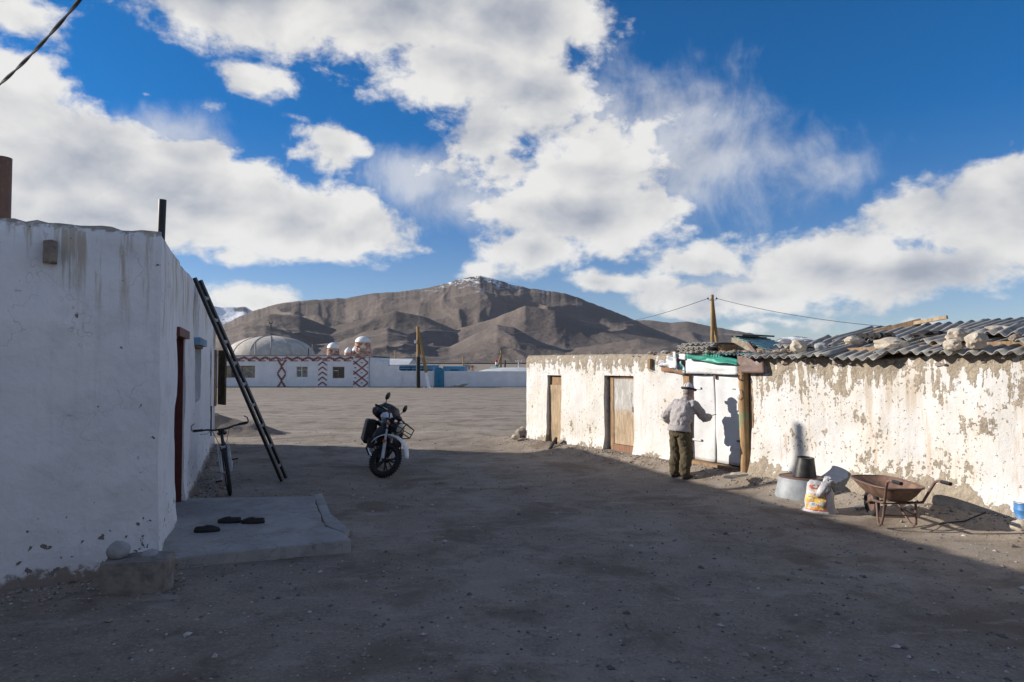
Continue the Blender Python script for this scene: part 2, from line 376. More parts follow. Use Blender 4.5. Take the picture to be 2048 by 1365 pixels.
def f_conc(n, c):
    a = n.noise(c, 2.2, 6, .66, .5); b = n.noise(c, 24, 5, .65); v = n.noise(c, 70, 3, .6)
    k = n.mix(n.mr(a, .35, .68), (.29, .283, .27), (.375, .365, .345)); k = n.mix(n.m('MULTIPLY', n.mr(b, .5, .72), .45), k, (.23, .21, .185))
    k = n.mix(n.m('MULTIPLY', n.mr(n.noise(c, 5, 4, .6), .52, .66), .45), k, (.25, .205, .16))
    cr = n.voro(n.v('ADD', c, n.v('SCALE', n.noise(c, 3, 3, .5, color=True))), 1.1, 'DISTANCE_TO_EDGE'); k = n.mix(n.m('MULTIPLY', n.mr(cr, .012, .003), .35), k, (.08, .07, .06))
    return k, n.m('ADD', n.m('MULTIPLY', b, .006), n.m('MULTIPLY', v, .002)), .93
def f_mount(n, c):
    p = n.scale(c, (.001, .001, .001)); z = n.sep(c)[2]
    a = n.noise(p, 1.6, 5, .6); b = n.noise(p, 14, 6, .62); r = n.noise(n.scale(p, (1, 1, 1)), 40, 5, .7)
    k = n.mix(n.mr(a, .35, .65), (.115, .09, .075), (.165, .128, .105)); k = n.mix(n.m('MULTIPLY', n.mr(b, .45, .7), .5), k, (.10, .082, .074))
    k = n.mix(n.m('MULTIPLY', n.mr(r, .55, .72), .35), k, (.10, .088, .085))
    hh = n.m('ADD', z, n.m('MULTIPLY_ADD', b, 260., -130.)); hh = n.m('ADD', hh, n.m('MULTIPLY_ADD', a, 120., -60.))
    sn = n.m('MULTIPLY', n.mr(hh, 440, 540), n.mr(n.m('ADD', r, n.m('MULTIPLY_ADD', b, .5, -.25)), .50, .58))
    k = n.mix(sn, k, (.75, .77, .80))
    return k, n.m('ADD', n.m('MULTIPLY', b, 9), n.m('MULTIPLY', r, 4)), .95
def f_snow(n, c):
    p = n.scale(c, (.001, .001, .001)); b = n.noise(p, 2.4, 7, .65); r = n.noise(p, 8, 6, .7)
    s = n.mr(n.m('ADD', b, n.m('MULTIPLY_ADD', r, .6, -.3)), .42, .52)
    return n.mix(s, (.12, .105, .105), (.78, .80, .84)), n.m('MULTIPLY', b, 60), .9
def f_dome(n, c):
    a = n.noise(c, 1.5, 6, .6); b = n.noise(n.scale(c, (1, 1, .3)), 2.5, 4, .6)
    k = n.mix(n.mr(a, .35, .65), (.46, .415, .36), (.56, .51, .445)); k = n.mix(n.m('MULTIPLY', n.mr(b, .5, .7), .4), k, (.36, .33, .29))
    return k, n.m('MULTIPLY', a, .04), .9
def f_gate(n, c):
    s = n.sep(c); a = n.noise(c, 3, 5, .6); b = n.noise(n.scale(c, (8, 8, 1)), 2, 4, .6); d = n.noise(c, 16, 4, .6)
    k = n.mix(n.mr(a, .4, .65), (.60, .60, .605), (.53, .535, .54)); k = n.mix(n.m('MULTIPLY', n.mr(b, .52, .7), .35), k, (.60, .56, .50))
    lowd = n.m('MULTIPLY', n.mr(s[2], .75, .15), n.mr(d, .45, .65)); k = n.mix(n.m('MULTIPLY', lowd, .45), k, (.50, .45, .40))
    k = n.mix(n.mr(n.noise(c, 28, 3, .5), .70, .73), k, (.35, .28, .24))
    return k, n.m('MULTIPLY', a, .012), .62
def f_door2(n, c):
    kw, hw, _ = f_wood((.47, .36, .245), (.31, .225, .145))(n, c)
    a = n.noise(c, 7, 5, .65); z = n.sep(c)[2]
    g = n.mr(n.m('ADD', z, n.m('MULTIPLY_ADD', a, .5, -.25)), .86, .98)
    gp = n.mix(n.mr(n.noise(n.scale(c, (6, 6, 1.2)), 4, 5, .65), .42, .66), (.36, .345, .325), (.56, .545, .53))
    return n.mix(n.m('MULTIPLY', g, .9), kw, gp), hw, .85
def f_sack(n, c):
    s = n.sep(c); d = n.noise(c, 9, 4, .6); wv = n.noise(n.scale(c, (1, 1, 1)), 160, 2, .5)
    k = n.mix(n.mr(d, .4, .7), (.50, .495, .50), (.38, .365, .36))
    return k, n.m('ADD', n.m('MULTIPLY', d, .02), n.m('MULTIPLY', wv, .001)), .6
def f_print(n, c):
    s = n.sep(c); d = n.noise(c, 14, 4, .6)
    k = n.mix(n.mr(s[2], .04, .20), (.62, .27, .04), (.66, .42, .10)); k = n.mix(n.mr(n.m('ADD', s[2], n.m('MULTIPLY_ADD', d, .05, -.025)), .26, .29), k, (.62, .53, .40))
    k = n.mix(n.m('MULTIPLY', n.mr(d, .54, .62), .7), k, (.60, .52, .38))
    return k, n.m('MULTIPLY', d, .02), .5
def f_rocksand(n, c):
    a = n.noise(c, 2.5, 5, .6); b = n.noise(c, 28, 5, .7)
    k = n.mix(n.mr(a, .35, .65), (.165, .135, .11), (.225, .185, .15)); k = n.mix(n.m('MULTIPLY', n.mr(b, .5, .7), .5), k, (.11, .09, .078))
    return k, n.m('ADD', n.m('MULTIPLY', b, .02), n.m('MULTIPLY', a, .05)), .95

M_ground = mat('gravel_ground', fn=f_ground)
M_shed = mat('peeling_shed_plaster', fn=peel(.605, 1.83, .16, 1.3))
M_shed2 = mat('flaking_shed_plaster', fn=peel(.572, 1.68, .30, 2.8, .8, mud=(.32, .265, .20)))
M_adobe = mat('adobe', (.36, .30, .22), .95, var=.2, vs=4, bump=.03, bs=14)
M_lime = mat('lime_wash', fn=f_lime)
M_wood = mat('weathered_wood', fn=f_wood((.46, .345, .22), (.30, .21, .13)))
M_wood2 = mat('brown_wood', fn=f_wood((.36, .235, .13), (.22, .135, .075)))
M_woodred = mat('red_brown_wood', fn=f_wood((.30, .16, .095), (.19, .10, .06)))
M_pole = mat('yellow_pole_wood', fn=f_wood((.40, .275, .115), (.22, .135, .06), (3, 3, .2)))
M_rust = mat('rust', fn=f_rust)
M_slate = mat('asbestos_slate', fn=f_slate)
M_stone = mat('pale_stone', fn=f_stone)
M_stoneg = mat('grey_cobble', (.33, .33, .33), .9, var=.2, vs=8, bump=.004, bs=60)
M_stoned = mat('brown_boulder', (.24, .20, .165), .95, var=.25, vs=7, bump=.012, bs=30)
M_conc = mat('concrete', fn=f_conc)
M_mount = mat('mountain_scree', fn=f_mount)
M_snow = mat('snowfield', fn=f_snow)
M_dome = mat('dome_screed', fn=f_dome)
M_gate = mat('white_gate_paint', fn=f_gate)
M_door2 = mat('half_painted_board', fn=f_door2)
M_earth = mat('heaped_earth', fn=f_rocksand)
M_black = mat('black_paint', (.012, .012, .013), .45, var=.2)
M_rubber = mat('tyre_rubber', (.02, .02, .021), .85, var=.3, vs=30, bump=.002)
M_plast = mat('black_plastic', (.018, .018, .02), .38, var=.2)
M_steel = mat('dull_steel', (.42, .42, .43), .42, .8, var=.2)
M_alu = mat('worn_aluminium', (.55, .55, .56), .38, .85, var=.15)
M_zinc = mat('galvanised_sheet', (.245, .26, .275), .6, .12, var=.18, vs=7)
M_white = mat('white_paint', (.78, .78, .79), .5, var=.05)
M_whited = mat('dirty_white_sheet', (.58, .58, .575), .55, var=.12, vs=5, bump=.004, bs=12)
M_red = mat('dark_red_paint', (.10, .024, .02), .55, var=.25)
M_bluep = mat('blue_paint', (.12, .25, .36), .6, var=.2)
M_bluegate = mat('turquoise_gate_paint', (.03, .20, .33), .55, var=.15, vs=2)
M_bluebld = mat('pale_blue_facade', (.11, .30, .47), .7, var=.1, vs=1)
M_green = mat('green_sheet_metal', (.035, .24, .17), .5, .1, var=.25, vs=5)
M_teal = mat('faded_teal_sheet', (.22, .36, .36), .55, .2, var=.2)
M_glass = mat('dark_pane', (.03, .035, .04), .12, var=.3, spec=.7)
M_curtain = mat('curtain_behind_pane', (.22, .20, .16), .3, var=.5, vs=2.5)
M_plasterw = mat('far_white_plaster', (.74, .745, .76), .9, var=.06, vs=1.2, bump=.02, bs=3)
M_brick = mat('red_brick', (.33, .12, .085), .9, var=.35, vs=3)
M_brickt = mat('tower_brick', (.50, .30, .235), .9, var=.3, vs=2)
M_brickd = mat('dark_red_brick', (.20, .055, .05), .9, var=.3, vs=3)
M_roofw = mat('pale_sheet_roof', (.55, .56, .57), .6, .1, var=.12, vs=.4)
M_skin = mat('skin', (.40, .23, .16), .55, var=.12, vs=20)
M_jacket = mat('grey_jacket_cloth', (.335, .305, .30), .92, var=.07, vs=9, bump=.004, bs=120)
M_trouser = mat('olive_trouser_cloth', (.080, .062, .034), .9, var=.08, vs=5, bump=.004, bs=60)
M_shoe = mat('black_leather', (.018, .016, .015), .55, var=.3)
M_felt = mat('white_felt', (.62, .60, .58), .95, var=.06, vs=12)
M_feltb = mat('black_felt', (.05, .04, .042), .95, var=.2)
M_hair = mat('grey_hair', (.22, .20, .19), .8, var=.3, vs=40)
M_sack = mat('woven_sack', fn=f_sack)
M_print = mat('sack_print', fn=f_print)
M_redink = mat('red_ink', (.55, .03, .04), .6, var=.1)
M_blueink = mat('blue_ink', (.06, .11, .30), .6, var=.1)
M_greyink = mat('grey_green_ink', (.33, .34, .27), .6, var=.3, vs=20)
M_barrow = mat('rusty_barrow_tray', fn=f_rust)
M_barrowp = mat('brown_barrow_paint', (.165, .098, .07), .5, .2, var=.4, vs=7)
M_bluebin = mat('blue_barrel_plastic', (.04, .15, .34), .5, var=.25, vs=14)
M_flagr = mat('flag_red', (.6, .03, .03), .8); M_flagw = mat('flag_white', (.8, .8, .8), .8); M_flagg = mat('flag_green', (.03, .25, .06), .8)
M_wire = mat('cable', (.02, .022, .035), .5)
M_twig = mat('dry_twigs', (.10, .07, .05), .9)
M_rag = mat('black_rubber_strip', (.02, .018, .018), .8, var=.4, vs=20)
M_canvas = mat('olive_canvas', (.10, .085, .05), .9, var=.3)
M_lens = mat('headlamp_glass', (.45, .43, .36), .15, var=.2, spec=.7)
M_orange = mat('amber_lens', (.35, .10, .02), .3)
M_plastic_bag = mat('white_plastic_bag', (.62, .63, .66), .45, var=.1)

# ------------------------------------------------------------------ layout of the yard
W0 = GP(1053, 878, .1); WP = GP(1490, 948, .1)
WU = (WP - W0); WU.z = 0; WU.normalize(); WN = Vector((-WU.y, WU.x, 0))          # along the shed wall, and into the shed
W0 = Vector((W0.x, W0.y, 0)); WROT = math.atan2(WU.y, WU.x)
def WT(x, y, depth=0.):                                                          # pixel -> (t, z) on the shed's front plane
    p = ONPL(x, y, W0 + WN * depth, WN); return (p - W0).dot(WU), p.z
def WW(t, y, z): return W0 + WU * t + WN * y + Vector((0, 0, z))
C0 = GP(313, 1140, 0.); SDIR = Vector(((500 - 1024) / F, 1, 0)).normalized(); SIN = Vector((-SDIR.y, SDIR.x, 0))   # corner of the near house, its side wall
FDIR = Vector((2276 / F, 1, 0)).normalized(); FIN = Vector((-FDIR.y, FDIR.x, 0))
HLEN = (15.9 - C0.y) / SDIR.y

def g(x, y):
    p = Vector((x, y, 0)) - W0; t = p.dot(WU); q = -p.dot(WN)
    z = -1.0 * sst(18, 80, y)
    al = sst(-2.2, 0, t) * (1 - sst(15, 19, t))
    if q > 0: z += al * (.13 * math.exp(-(q / .42) ** 2) - .05 * sst(.1, .9, q) * (1 - sst(2.0, 6.5, q)))
    else: z += .13 * al * (1 - sst(3.5, 6, -q))
    return z
def gn(x, y):
    z = g(x, y)
    fade = 1 - sst(25, 60, y)
    return z + fade * (.022 * mn.noise(Vector((x * .5, y * .5, 1))) + .016 * mn.noise(Vector((x * 1.7, y * 1.7, 4))) + .013 * mn.noise(Vector((x * 4.3, y * 4.3, 2))))

def grow(a, b, s0, k):
    out = [a]; s = s0
    while out[-1] < b: out.append(out[-1] + s); s *= k
    return out
xs = [-v for v in reversed(grow(10, 7000, .3, 1.22))] + [-9.9 + .11 * i for i in range(181)] + grow(10, 7000, .3, 1.22)
ys = [-v for v in reversed(grow(0, 400, .6, 1.4))][:-1] + [-.2 + .25 * i for i in range(12)] + [2.8 + .10 * i for i in range(152)] + grow(18.1, 9000, .2, 1.11)
gm = MB()
for y in ys:
    for x in xs: gm.v.append((x, y, gn(x, y)))
nx_ = len(xs)
gm.f = [(j * nx_ + i, j * nx_ + i + 1, (j + 1) * nx_ + i + 1, (j + 1) * nx_ + i) for j in range(len(ys) - 1) for i in range(nx_ - 1)]; gm.mi = [0] * len(gm.f)
tag(gm.build('ground', M_ground, None, True, 180), kind='structure')
# loose gravel
pb = MB(); rg_ = random.Random(11)
octv = [Vector(v) for v in ((1, 0, 0), (-1, 0, 0), (0, 1, 0), (0, -1, 0), (0, 0, 1), (0, 0, -1))]
octf = [(0, 2, 4), (2, 1, 4), (1, 3, 4), (3, 0, 4), (2, 0, 5), (1, 2, 5), (3, 1, 5), (0, 3, 5)]
def pebble(x, y, r, hz=.6):
    z = gn(x, y); a = rg_.uniform(0, 6.3); ca, sa = math.cos(a), math.sin(a); vs = []
    for v in octv:
        q = v * (r * rg_.uniform(.7, 1.3)); vs.append((x + q.x * ca - q.y * sa * .8, y + q.x * sa + q.y * ca * .8, z + q.z * hz + r * .15))
    pb.add(vs, octf, rg_.choice((0, 0, 0, 1, 1, 2)))
def infoot(x, y):
    p = Vector((x, y, 0)) - C0; a = p.dot(SIN)
    return a > -.05 and p.dot(FIN) > -.05
for k in range(21000):
    y = 3.0 + 19 * rg_.random() ** 1.5; x = rg_.uniform(-.85, .85) * (y + 1)
    if infoot(x, y): continue
    p = Vector((x, y, 0)) - W0
    if p.dot(WN) > -.02 and p.dot(WU) > 0: continue
    pebble(x, y, .0045 + .014 * rg_.random() ** 3 + (.018 if rg_.random() < .008 else 0))
for k in range(260):
    y = 3.2 + 16 * rg_.random() ** 1.4; x = rg_.uniform(-.8, .8) * y
    if not infoot(x, y) and (Vector((x, y, 0)) - W0).dot(WN) < -.1: pebble(x, y, rg_.uniform(.018, .045), .5)
for k in range(2600):                                                            # rubble gathered along the shed foot
    t = rg_.uniform(-.6, 12); q = abs(rg_.gauss(0, .3)) + .02; p = WW(t, -q, 0); pebble(p.x, p.y, .006 + .022 * rg_.random() ** 3)
for k in range(1400):
    t = rg_.uniform(3, HLEN); q = abs(rg_.gauss(0, .25)) + .02; p = C0 + SDIR * t - SIN * q; pebble(p.x, p.y, .006 + .022 * rg_.random() ** 3)
for k in range(700):
    t = rg_.uniform(-2, .2); q = abs(rg_.gauss(0, .35)) + .02; p = C0 + FDIR * t - FIN * q; pebble(p.x, p.y, .006 + .02 * rg_.random() ** 3)
tag(pb.build('gravel', [mat('gravel_tan', (.30, .255, .21), .95, var=.2), mat('gravel_dark', (.13, .115, .11), .95, var=.2), mat('gravel_pale', (.46, .43, .39), .95, var=.2)]), 'loose grey-brown gravel scattered over the yard', 'gravel', kind='stuff')

# ------------------------------------------------------------------ mountains
def sky_interp(tab, x):
    if x <= tab[0][0]: return tab[0][1]
    for (a, b), (c, d) in zip(tab, tab[1:]):
        if x <= c: return b + (d - b) * (x - a) / (c - a)
    return tab[-1][1]
def ridged(p, o=5, lac=2.1, gain=.5):
    s = 0; a = .5; w_ = 1.
    for i in range(o):
        v = 1 - abs(mn.noise(p)) * 1.9; v = max(0, v); v *= v; s += a * v * w_; w_ = min(1, v * 1.6); p = p * lac + Vector((3.1, 1.7, 5.3)); a *= gain
    return s
def mountain(name, tab, x0, x1, n, r0, r1, rows, nscale, amp, seed, mtl, jag=0, back=True):
    mb = MB(); o = Vector((seed * 11.3, seed * 5.1, seed))
    rws = rows + (3 if back else 0)
    for j in range(rws):
        s = j / (rows - 1)
        for i in range(n):
            xp = x0 + (x1 - x0) * i / (n - 1); yp = sky_interp(tab, xp)
            d0 = ray(xp, yp); tanv = d0.z / math.hypot(d0.x, d0.y); hd = Vector((d0.x, d0.y, 0)).normalized()
            yb = ray(xp, 725); tanb = -.0012
            if s <= 1:
                r = r0 + (r1 - r0) * s
                p = hd * r; q = Vector((p.x / nscale, p.y / nscale * .8, 0)) + o
                q += Vector((mn.noise(q * .7 + o), mn.noise(q * .7 - o), 0)) * .55
                rv = ridged(q, 4, 2.3, .34); prof = s ** 1.3
                e = prof + amp * (rv - .45) * math.sin(math.pi * min(1, s * 1.02)) ** .8 * (1 - .25 * s)
                gq = ridged(Vector((xp / 70 + .5 * mn.noise(Vector((xp / 90, s * 3, seed))), s * 1.6 + seed, 2)), 3, 2.2, .5)
                e += .10 * amp * (gq - .45) * math.sin(math.pi * min(1, s)) ** .7
                e = max(.0, e); lim = .985 if s < 1 else 1
                e = min(e, lim) if s < 1 else 1
                jg = jag * mn.noise(Vector((xp * .06, seed, 3))) + jag * .5 * mn.noise(Vector((xp * .21, seed, 7)))
                tn = tanb + (tanv - tanb) * e + jg * s ** 4
                mb.v.append((p.x, p.y, CAMH + r * tn))
            else:
                r = r1 + (j - rows + 1) * 350; p = hd * r
                jg = jag * mn.noise(Vector((xp * .06, seed, 3))) + jag * .5 * mn.noise(Vector((xp * .21, seed, 7)))
                mb.v.append((p.x, p.y, CAMH + r1 * (tanv + jg) - (j - rows + 1) * 220))
    mb.f = [(j * n + i, j * n + i + 1, (j + 1) * n + i + 1, (j + 1) * n + i) for j in range(rws - 1) for i in range(n - 1)]; mb.mi = [0] * len(mb.f)
    return tag(mb.build(name, mtl, None, True, 180), kind='structure')
main = [(-400, 700), (200, 690), (380, 672), (440, 652), (480, 633), (520, 618), (560, 607), (625, 600), (690, 597), (745, 587), (800, 584), (850, 577), (890, 568), (930, 556), (960, 552), (985, 557), (1020, 569), (1060, 577), (1100, 583), (1130, 587), (1160, 597), (1200, 613), (1250, 632), (1300, 655), (1350, 675), (1400, 694), (1500, 712), (1700, 722), (2400, 722)]
mountain('mountain', main, 150, 1600, 640, 2300, 4300, 200, 800, .62, 4, M_mount, .0011)
foot = [(150, 705), (380, 690), (440, 668), (490, 652), (530, 650), (580, 664), (630, 690), (680, 684), (730, 664), (775, 656), (815, 668), (860, 693), (900, 694), (950, 668), (995, 650), (1030, 656), (1080, 684), (1130, 700), (1200, 690), (1280, 678), (1360, 690), (1450, 712), (1600, 722)]
mountain('foothills', foot, 200, 1600, 420, 1150, 2100, 110, 330, .50, 6, M_mount, .0007)
mid = [(150, 690), (440, 662), (540, 628), (600, 632), (660, 655), (720, 640), (790, 622), (850, 634), (910, 660), (980, 640), (1050, 612), (1110, 622), (1180, 655), (1250, 668), (1330, 680), (1450, 712), (1600, 722)]
mountain('foothills', mid, 200, 1600, 460, 1900, 3000, 130, 480, .50, 11, M_mount, .0007)
right = [(900, 715), (1150, 670), (1240, 640), (1300, 641), (1340, 646), (1375, 643), (1420, 653), (1470, 662), (1500, 666), (1540, 682), (1600, 702), (1700, 716), (2100, 722)]
mountain('mountain', right, 950, 2000, 240, 4600, 6600, 70, 900, .45, 5, M_mount, .0009)
far_r = [(1450, 722), (1520, 700), (1560, 676), (1590, 673), (1620, 676), (1650, 684), (1720, 690), (1800, 705), (1950, 712), (2100, 708), (2500, 715)]
mountain('snowy_mountain', far_r, 1450, 2500, 160, 8500, 11500, 40, 1600, .4, 9, M_snow, .001, False)
far_l = [(-400, 640), (0, 632), (250, 625), (380, 618), (425, 613), (455, 616), (490, 614), (520, 630), (600, 660), (800, 700)]
mountain('snowy_mountain', far_l, -400, 800, 180, 8500, 11500, 50, 1700, .4, 12, M_snow, .0012, False)

# ------------------------------------------------------------------ lumpy walls with openings
def wall(L, z0, topf, openings, thick, amp, cell=.12, seed=0, flare=0., start=0., jamb=.3, rnd_top=.06):
    """front sheet in (t, depth, z), holes for openings (t0,t1,zb,zt), jambs, top and ends"""
    ts = sorted(set([round(start + cell * i, 4) for i in range(int(L / cell) + 1)] + [round(start + L, 4)] + [round(v, 4) for o in openings for v in o[:2]]))
    def thin(a, keep):
        out = [a[0]]
        for v in a[1:]:
            if v - out[-1] < cell * .3 and v not in keep:
                continue
            if v - out[-1] < cell * .3 and out[-1] not in keep and len(out) > 1: out[-1] = v
            else: out.append(v)
        return out
    kt = set(round(v, 4) for o in openings for v in o[:2]) | {round(start + L, 4)}
    ts = thin(ts, kt)
    kz = set(round(v, 4) for o in openings for v in o[2:]); zt = max(topf(t) for t in ts)
    zs = thin(sorted(set([round(z0 + cell * i, 4) for i in range(int((zt - z0) / cell) + 1)]) | kz), kz)
    zs = [z for z in zs if z < zt - cell * .5 or z in kz] + [None]
    mb = MB(); nt = len(ts); nz = len(zs); idx = {}
    def dsp(t, z):
        v = amp * (mn.noise(Vector((t * 1.1 + seed, z * 1.1, seed))) + .45 * mn.noise(Vector((t * 3.7, z * 3.7 + seed, 2))) + .2 * mn.noise(Vector((t * 9, z * 9, seed))))
        v -= flare * math.exp(-((z + .02) / .26) ** 2) * (.7 + .6 * mn.noise(Vector((t * 1.3, seed, 8))))
        return v
    for j, z in enumerate(zs):
        for i, t in enumerate(ts):
            zz = topf(t) if z is None else min(z, topf(t) - .02)
            y = dsp(t, zz)
            if z is None: y += rnd_top
            idx[i, j] = len(mb.v); mb.v.append((t, y, zz))
    def hole(i, j):
        tc = (ts[i] + ts[i + 1]) / 2; a = zs[j]; b = zs[j + 1] if zs[j + 1] is not None else zt; zc = (a + b) / 2
        return any(o[0] < tc < o[1] and o[2] < zc < o[3] for o in openings)
    def back(k, d): v = mb.v[k]; mb.v.append((v[0], d, v[2])); return len(mb.v) - 1
    for j in range(nz - 1):
        for i in range(nt - 1):
            if not hole(i, j): mb.f.append((idx[i, j], idx[i + 1, j], idx[i + 1, j + 1], idx[i, j + 1]))
            else:
                a, b, c, d = idx[i, j], idx[i + 1, j], idx[i + 1, j + 1], idx[i, j + 1]
                if i == 0 or not hole(i - 1, j): p, q = back(a, jamb), back(d, jamb); mb.f.append((a, d, q, p))
                if i == nt - 2 or not hole(i + 1, j): p, q = back(b, jamb), back(c, jamb); mb.f.append((c, b, p, q))
                if j == nz - 2 or not hole(i, j + 1): p, q = back(c, jamb), back(d, jamb); mb.f.append((d, c, p, q))
                if j > 0 and not hole(i, j - 1): p, q = back(a, jamb), back(b, jamb); mb.f.append((b, a, p, q))
    for i in range(nt - 1):
        if hole(i, nz - 2): continue
        a, b = idx[i, nz - 1], idx[i + 1, nz - 1]; p, q = back(a, thick), back(b, thick); mb.f.append((a, b, q, p))
        a, b = idx[i, 0], idx[i + 1, 0]; mb.f.append((p, q, back(b, thick), back(a, thick)))
    for i in (0, nt - 1):
        for j in range(nz - 1):
            a, d = idx[i, j], idx[i, j + 1]; p, q = back(a, thick), back(d, thick); mb.f.append((a, d, q, p) if i == 0 else (d, a, p, q))
    mb.mi = [0] * len(mb.f); return mb

# ------------------------------------------------------------------ near house on the left
hs = thing('white_house', 'low lime-washed house on the left with rain-stained walls and stove pipes', 'house', C0)
def HS(p): return Vector(p) - C0
def ST(x, y, depth=0.):
    p = ONPL(x, y, C0 + SIN * depth, SIN); return (p - C0).dot(SDIR), p.z
def side_local(mb): return mb.xf(Matrix.Rotation(math.atan2(SDIR.y, SDIR.x), 4, 'Z'))
topz = 3.12
def stop(t): return topz + .03 * mn.noise(Vector((t * .8, 3, 0))) + .03 * mn.noise(Vector((t * 4, 9, 0))) + (.0 if t > .2 else -.02)
d0, _ = ST(352, 800); d1, _ = ST(368, 800); dz1 = ST(362, 672)[1]
w0_, _ = ST(389, 750); w1_, _ = ST(401, 750); wz1 = ST(394, 692)[1]; wz0 = ST(394, 803)[1]
sw = wall(HLEN, -.15, stop, [(d0, d1 + .1, .1, dz1), (w0_, w1_ + .12, wz0, wz1)], .5, .035, .14, 3, .05, 0, .28, .05)
side_local(sw).build('side_wall', M_lime, hs, True, 50)
FL = 8.
fw = wall(FL, -.15, lambda t: topz + .012 * mn.noise(Vector((t * 2, 5, 0))) + .045 * mn.noise(Vector((t * 5.5, 1, 0))) + .03 * mn.noise(Vector((t * 13, 1, 4))) + (0 if t < FL - .15 else -.02), [], .5, .03, .08, 8, .03, -FL, .28, .05)
# corrected start: local t runs from -FL to 0 (the corner)
fw.xf(Matrix.Rotation(math.atan2(FDIR.y, FDIR.x), 4, 'Z')).build('front_wall', M_lime, hs, True, 50)
e1 = SDIR * HLEN; e2 = -FDIR * FL; e3 = e1 + e2
rf = MB(); ins = SIN * .3 + FIN * .3
rf.prism([ins, (e1 + SIN * .3 - SDIR * .02), e3 - SDIR * .02, e2 + FIN * .3], topz - .35, topz - .10); rf.build('roof', M_adobe, hs)
bk = MB(); bk.bar(e1 + Vector((0, 0, 1.45)), e3 + Vector((0, 0, 1.45)), .4, 3.1); bk.build('end_wall', M_lime, hs)
bk = MB(); bk.bar(e2 + Vector((0, 0, 1.45)), e3 + Vector((0, 0, 1.45)), .4, 3.1); bk.build('rear_wall', M_lime, hs)
RS = Matrix.Rotation(math.atan2(SDIR.y, SDIR.x), 4, 'Z')
# door: red frame + leaf
dr = MB(); dr.box(((d0 + d1 + .1) / 2, .16, (dz1 + .1) / 2), (d1 - d0 + .1, .05, dz1 - .1)); dr.xf(RS).build('door', M_red, hs)
fr = MB(); fr.box(((d0 + d1 + .1) / 2, .02, dz1 + .03), (d1 - d0 + .34, .12, .10)); fr.xf(RS).build('door_lintel', M_red, hs)
fr = MB(); fr.box((d0 + .03, .06, (dz1 + .1) / 2), (.06, .08, dz1 - .1)); fr.box((d1 + .07, .06, (dz1 + .1) / 2), (.06, .08, dz1 - .1)); fr.xf(RS).build('door_frame', M_red, hs)
# window
wm = MB(); a, b = w0_, w1_ + .12
for (cx, cz, sx_, sz_) in ((a + .03, (wz0 + wz1) / 2, .06, wz1 - wz0), (b - .03, (wz0 + wz1) / 2, .06, wz1 - wz0), ((a + b) / 2, wz0 + .03, b - a - .12, .06), ((a + b) / 2, wz1 - .03, b - a - .12, .06)): wm.box((cx, .17, cz), (sx_, .06, sz_))
wf = wm.xf(RS).build('window_frame', M_white, hs)
MB().box(((a + b) / 2, .20, (wz0 + wz1) / 2), (b - a - .1, .02, wz1 - wz0 - .1)).xf(RS).build('pane', M_glass, wf)
MB().box(((a + b) / 2, .0, wz1 + .06), (b - a + .25, .16, .11)).xf(RS).build('window_lintel', M_bluep, hs)
MB().box(((a + b) / 2, .03, wz1 - .01), (b - a + .12, .10, .05)).xf(RS).build('lintel_board', M_woodred, hs)
# old shutter boards hung on the wall end
b0, _ = ST(420, 750); zt_, zb_ = ST(420, 700)[1], ST(420, 812)[1]
sb = MB(); sb.box((b0 + .2, -.10, (zt_ + zb_) / 2), (.5, .04, zt_ - zb_)); sb.xf(RS).build('shutter_board', M_wood2, hs)
sb = MB(); sb.box((b0 + .45, -.22, (zt_ + zb_) / 2), (.32, .035, zt_ - zb_), Matrix.Rotation(R(28), 3, 'Z')); sb.xf(RS).build('shutter_board', M_canvas, hs)
MB().tube([RS @ Vector((b0 + .05, -.03, zb_)), RS @ Vector((b0 + .1, -.03, .35))], .015, 6).build('cable', M_wire, hs)
# beam end sticking from the front wall
be = ONPL(101, 506, C0, FIN) - C0
BEAM_AT = be - FIN * .03 - Vector((0, 0, .09))
# stove pipes
p1 = PX(319, 455, 12.1); pt = PX(325, 400, 12.1)
sp = MB(); sp.tube([Vector((p1.x, p1.y, 2.9)), Vector((pt.x, pt.y, pt.z))], .066, 18, False); sp.tube([Vector((p1.x, p1.y, 2.9)), Vector((pt.x, pt.y, pt.z - .01))], .058, 18, True)
sp.xf(Matrix.Translation(-C0)).build('stove_pipe', M_black, hs, True)
p1 = PX(2, 430, 7.0); pt = PX(5, 316, 7.0)
sp = MB(); sp.tube([Vector((p1.x, p1.y, 2.8)), pt], .085, 18, False); sp.tube([Vector((p1.x, p1.y, 2.8)), pt - Vector((0, 0, .01))], .077, 18, True)
sp.xf(Matrix.Translation(-C0)).build('stove_pipe', M_rust, hs, True)
# mud house added behind the viewer, unseen, to cut sky light on the yard
nh = thing('sky_blocker_house', 'unseen mud house added behind the viewer to cut sky light on the yard', 'house', (-2, -2.4, 0))
nw = wall(15, -.15, lambda t: 3.3 + .03 * mn.noise(Vector((t, 4, 1))), [], .5, .03, .3, 14, .04, -7.5)
nw.xf(Matrix.Rotation(math.pi, 4, 'Z')).build('wall', M_adobe, nh, True, 60)
MB().box((0, -2.6, 1.5), (15, 4.2, 3.2)).build('rear_part', M_adobe, nh)
MB().box((0, -2.4, 3.2), (15.3, 5.2, .14)).build('roof', M_adobe, nh)
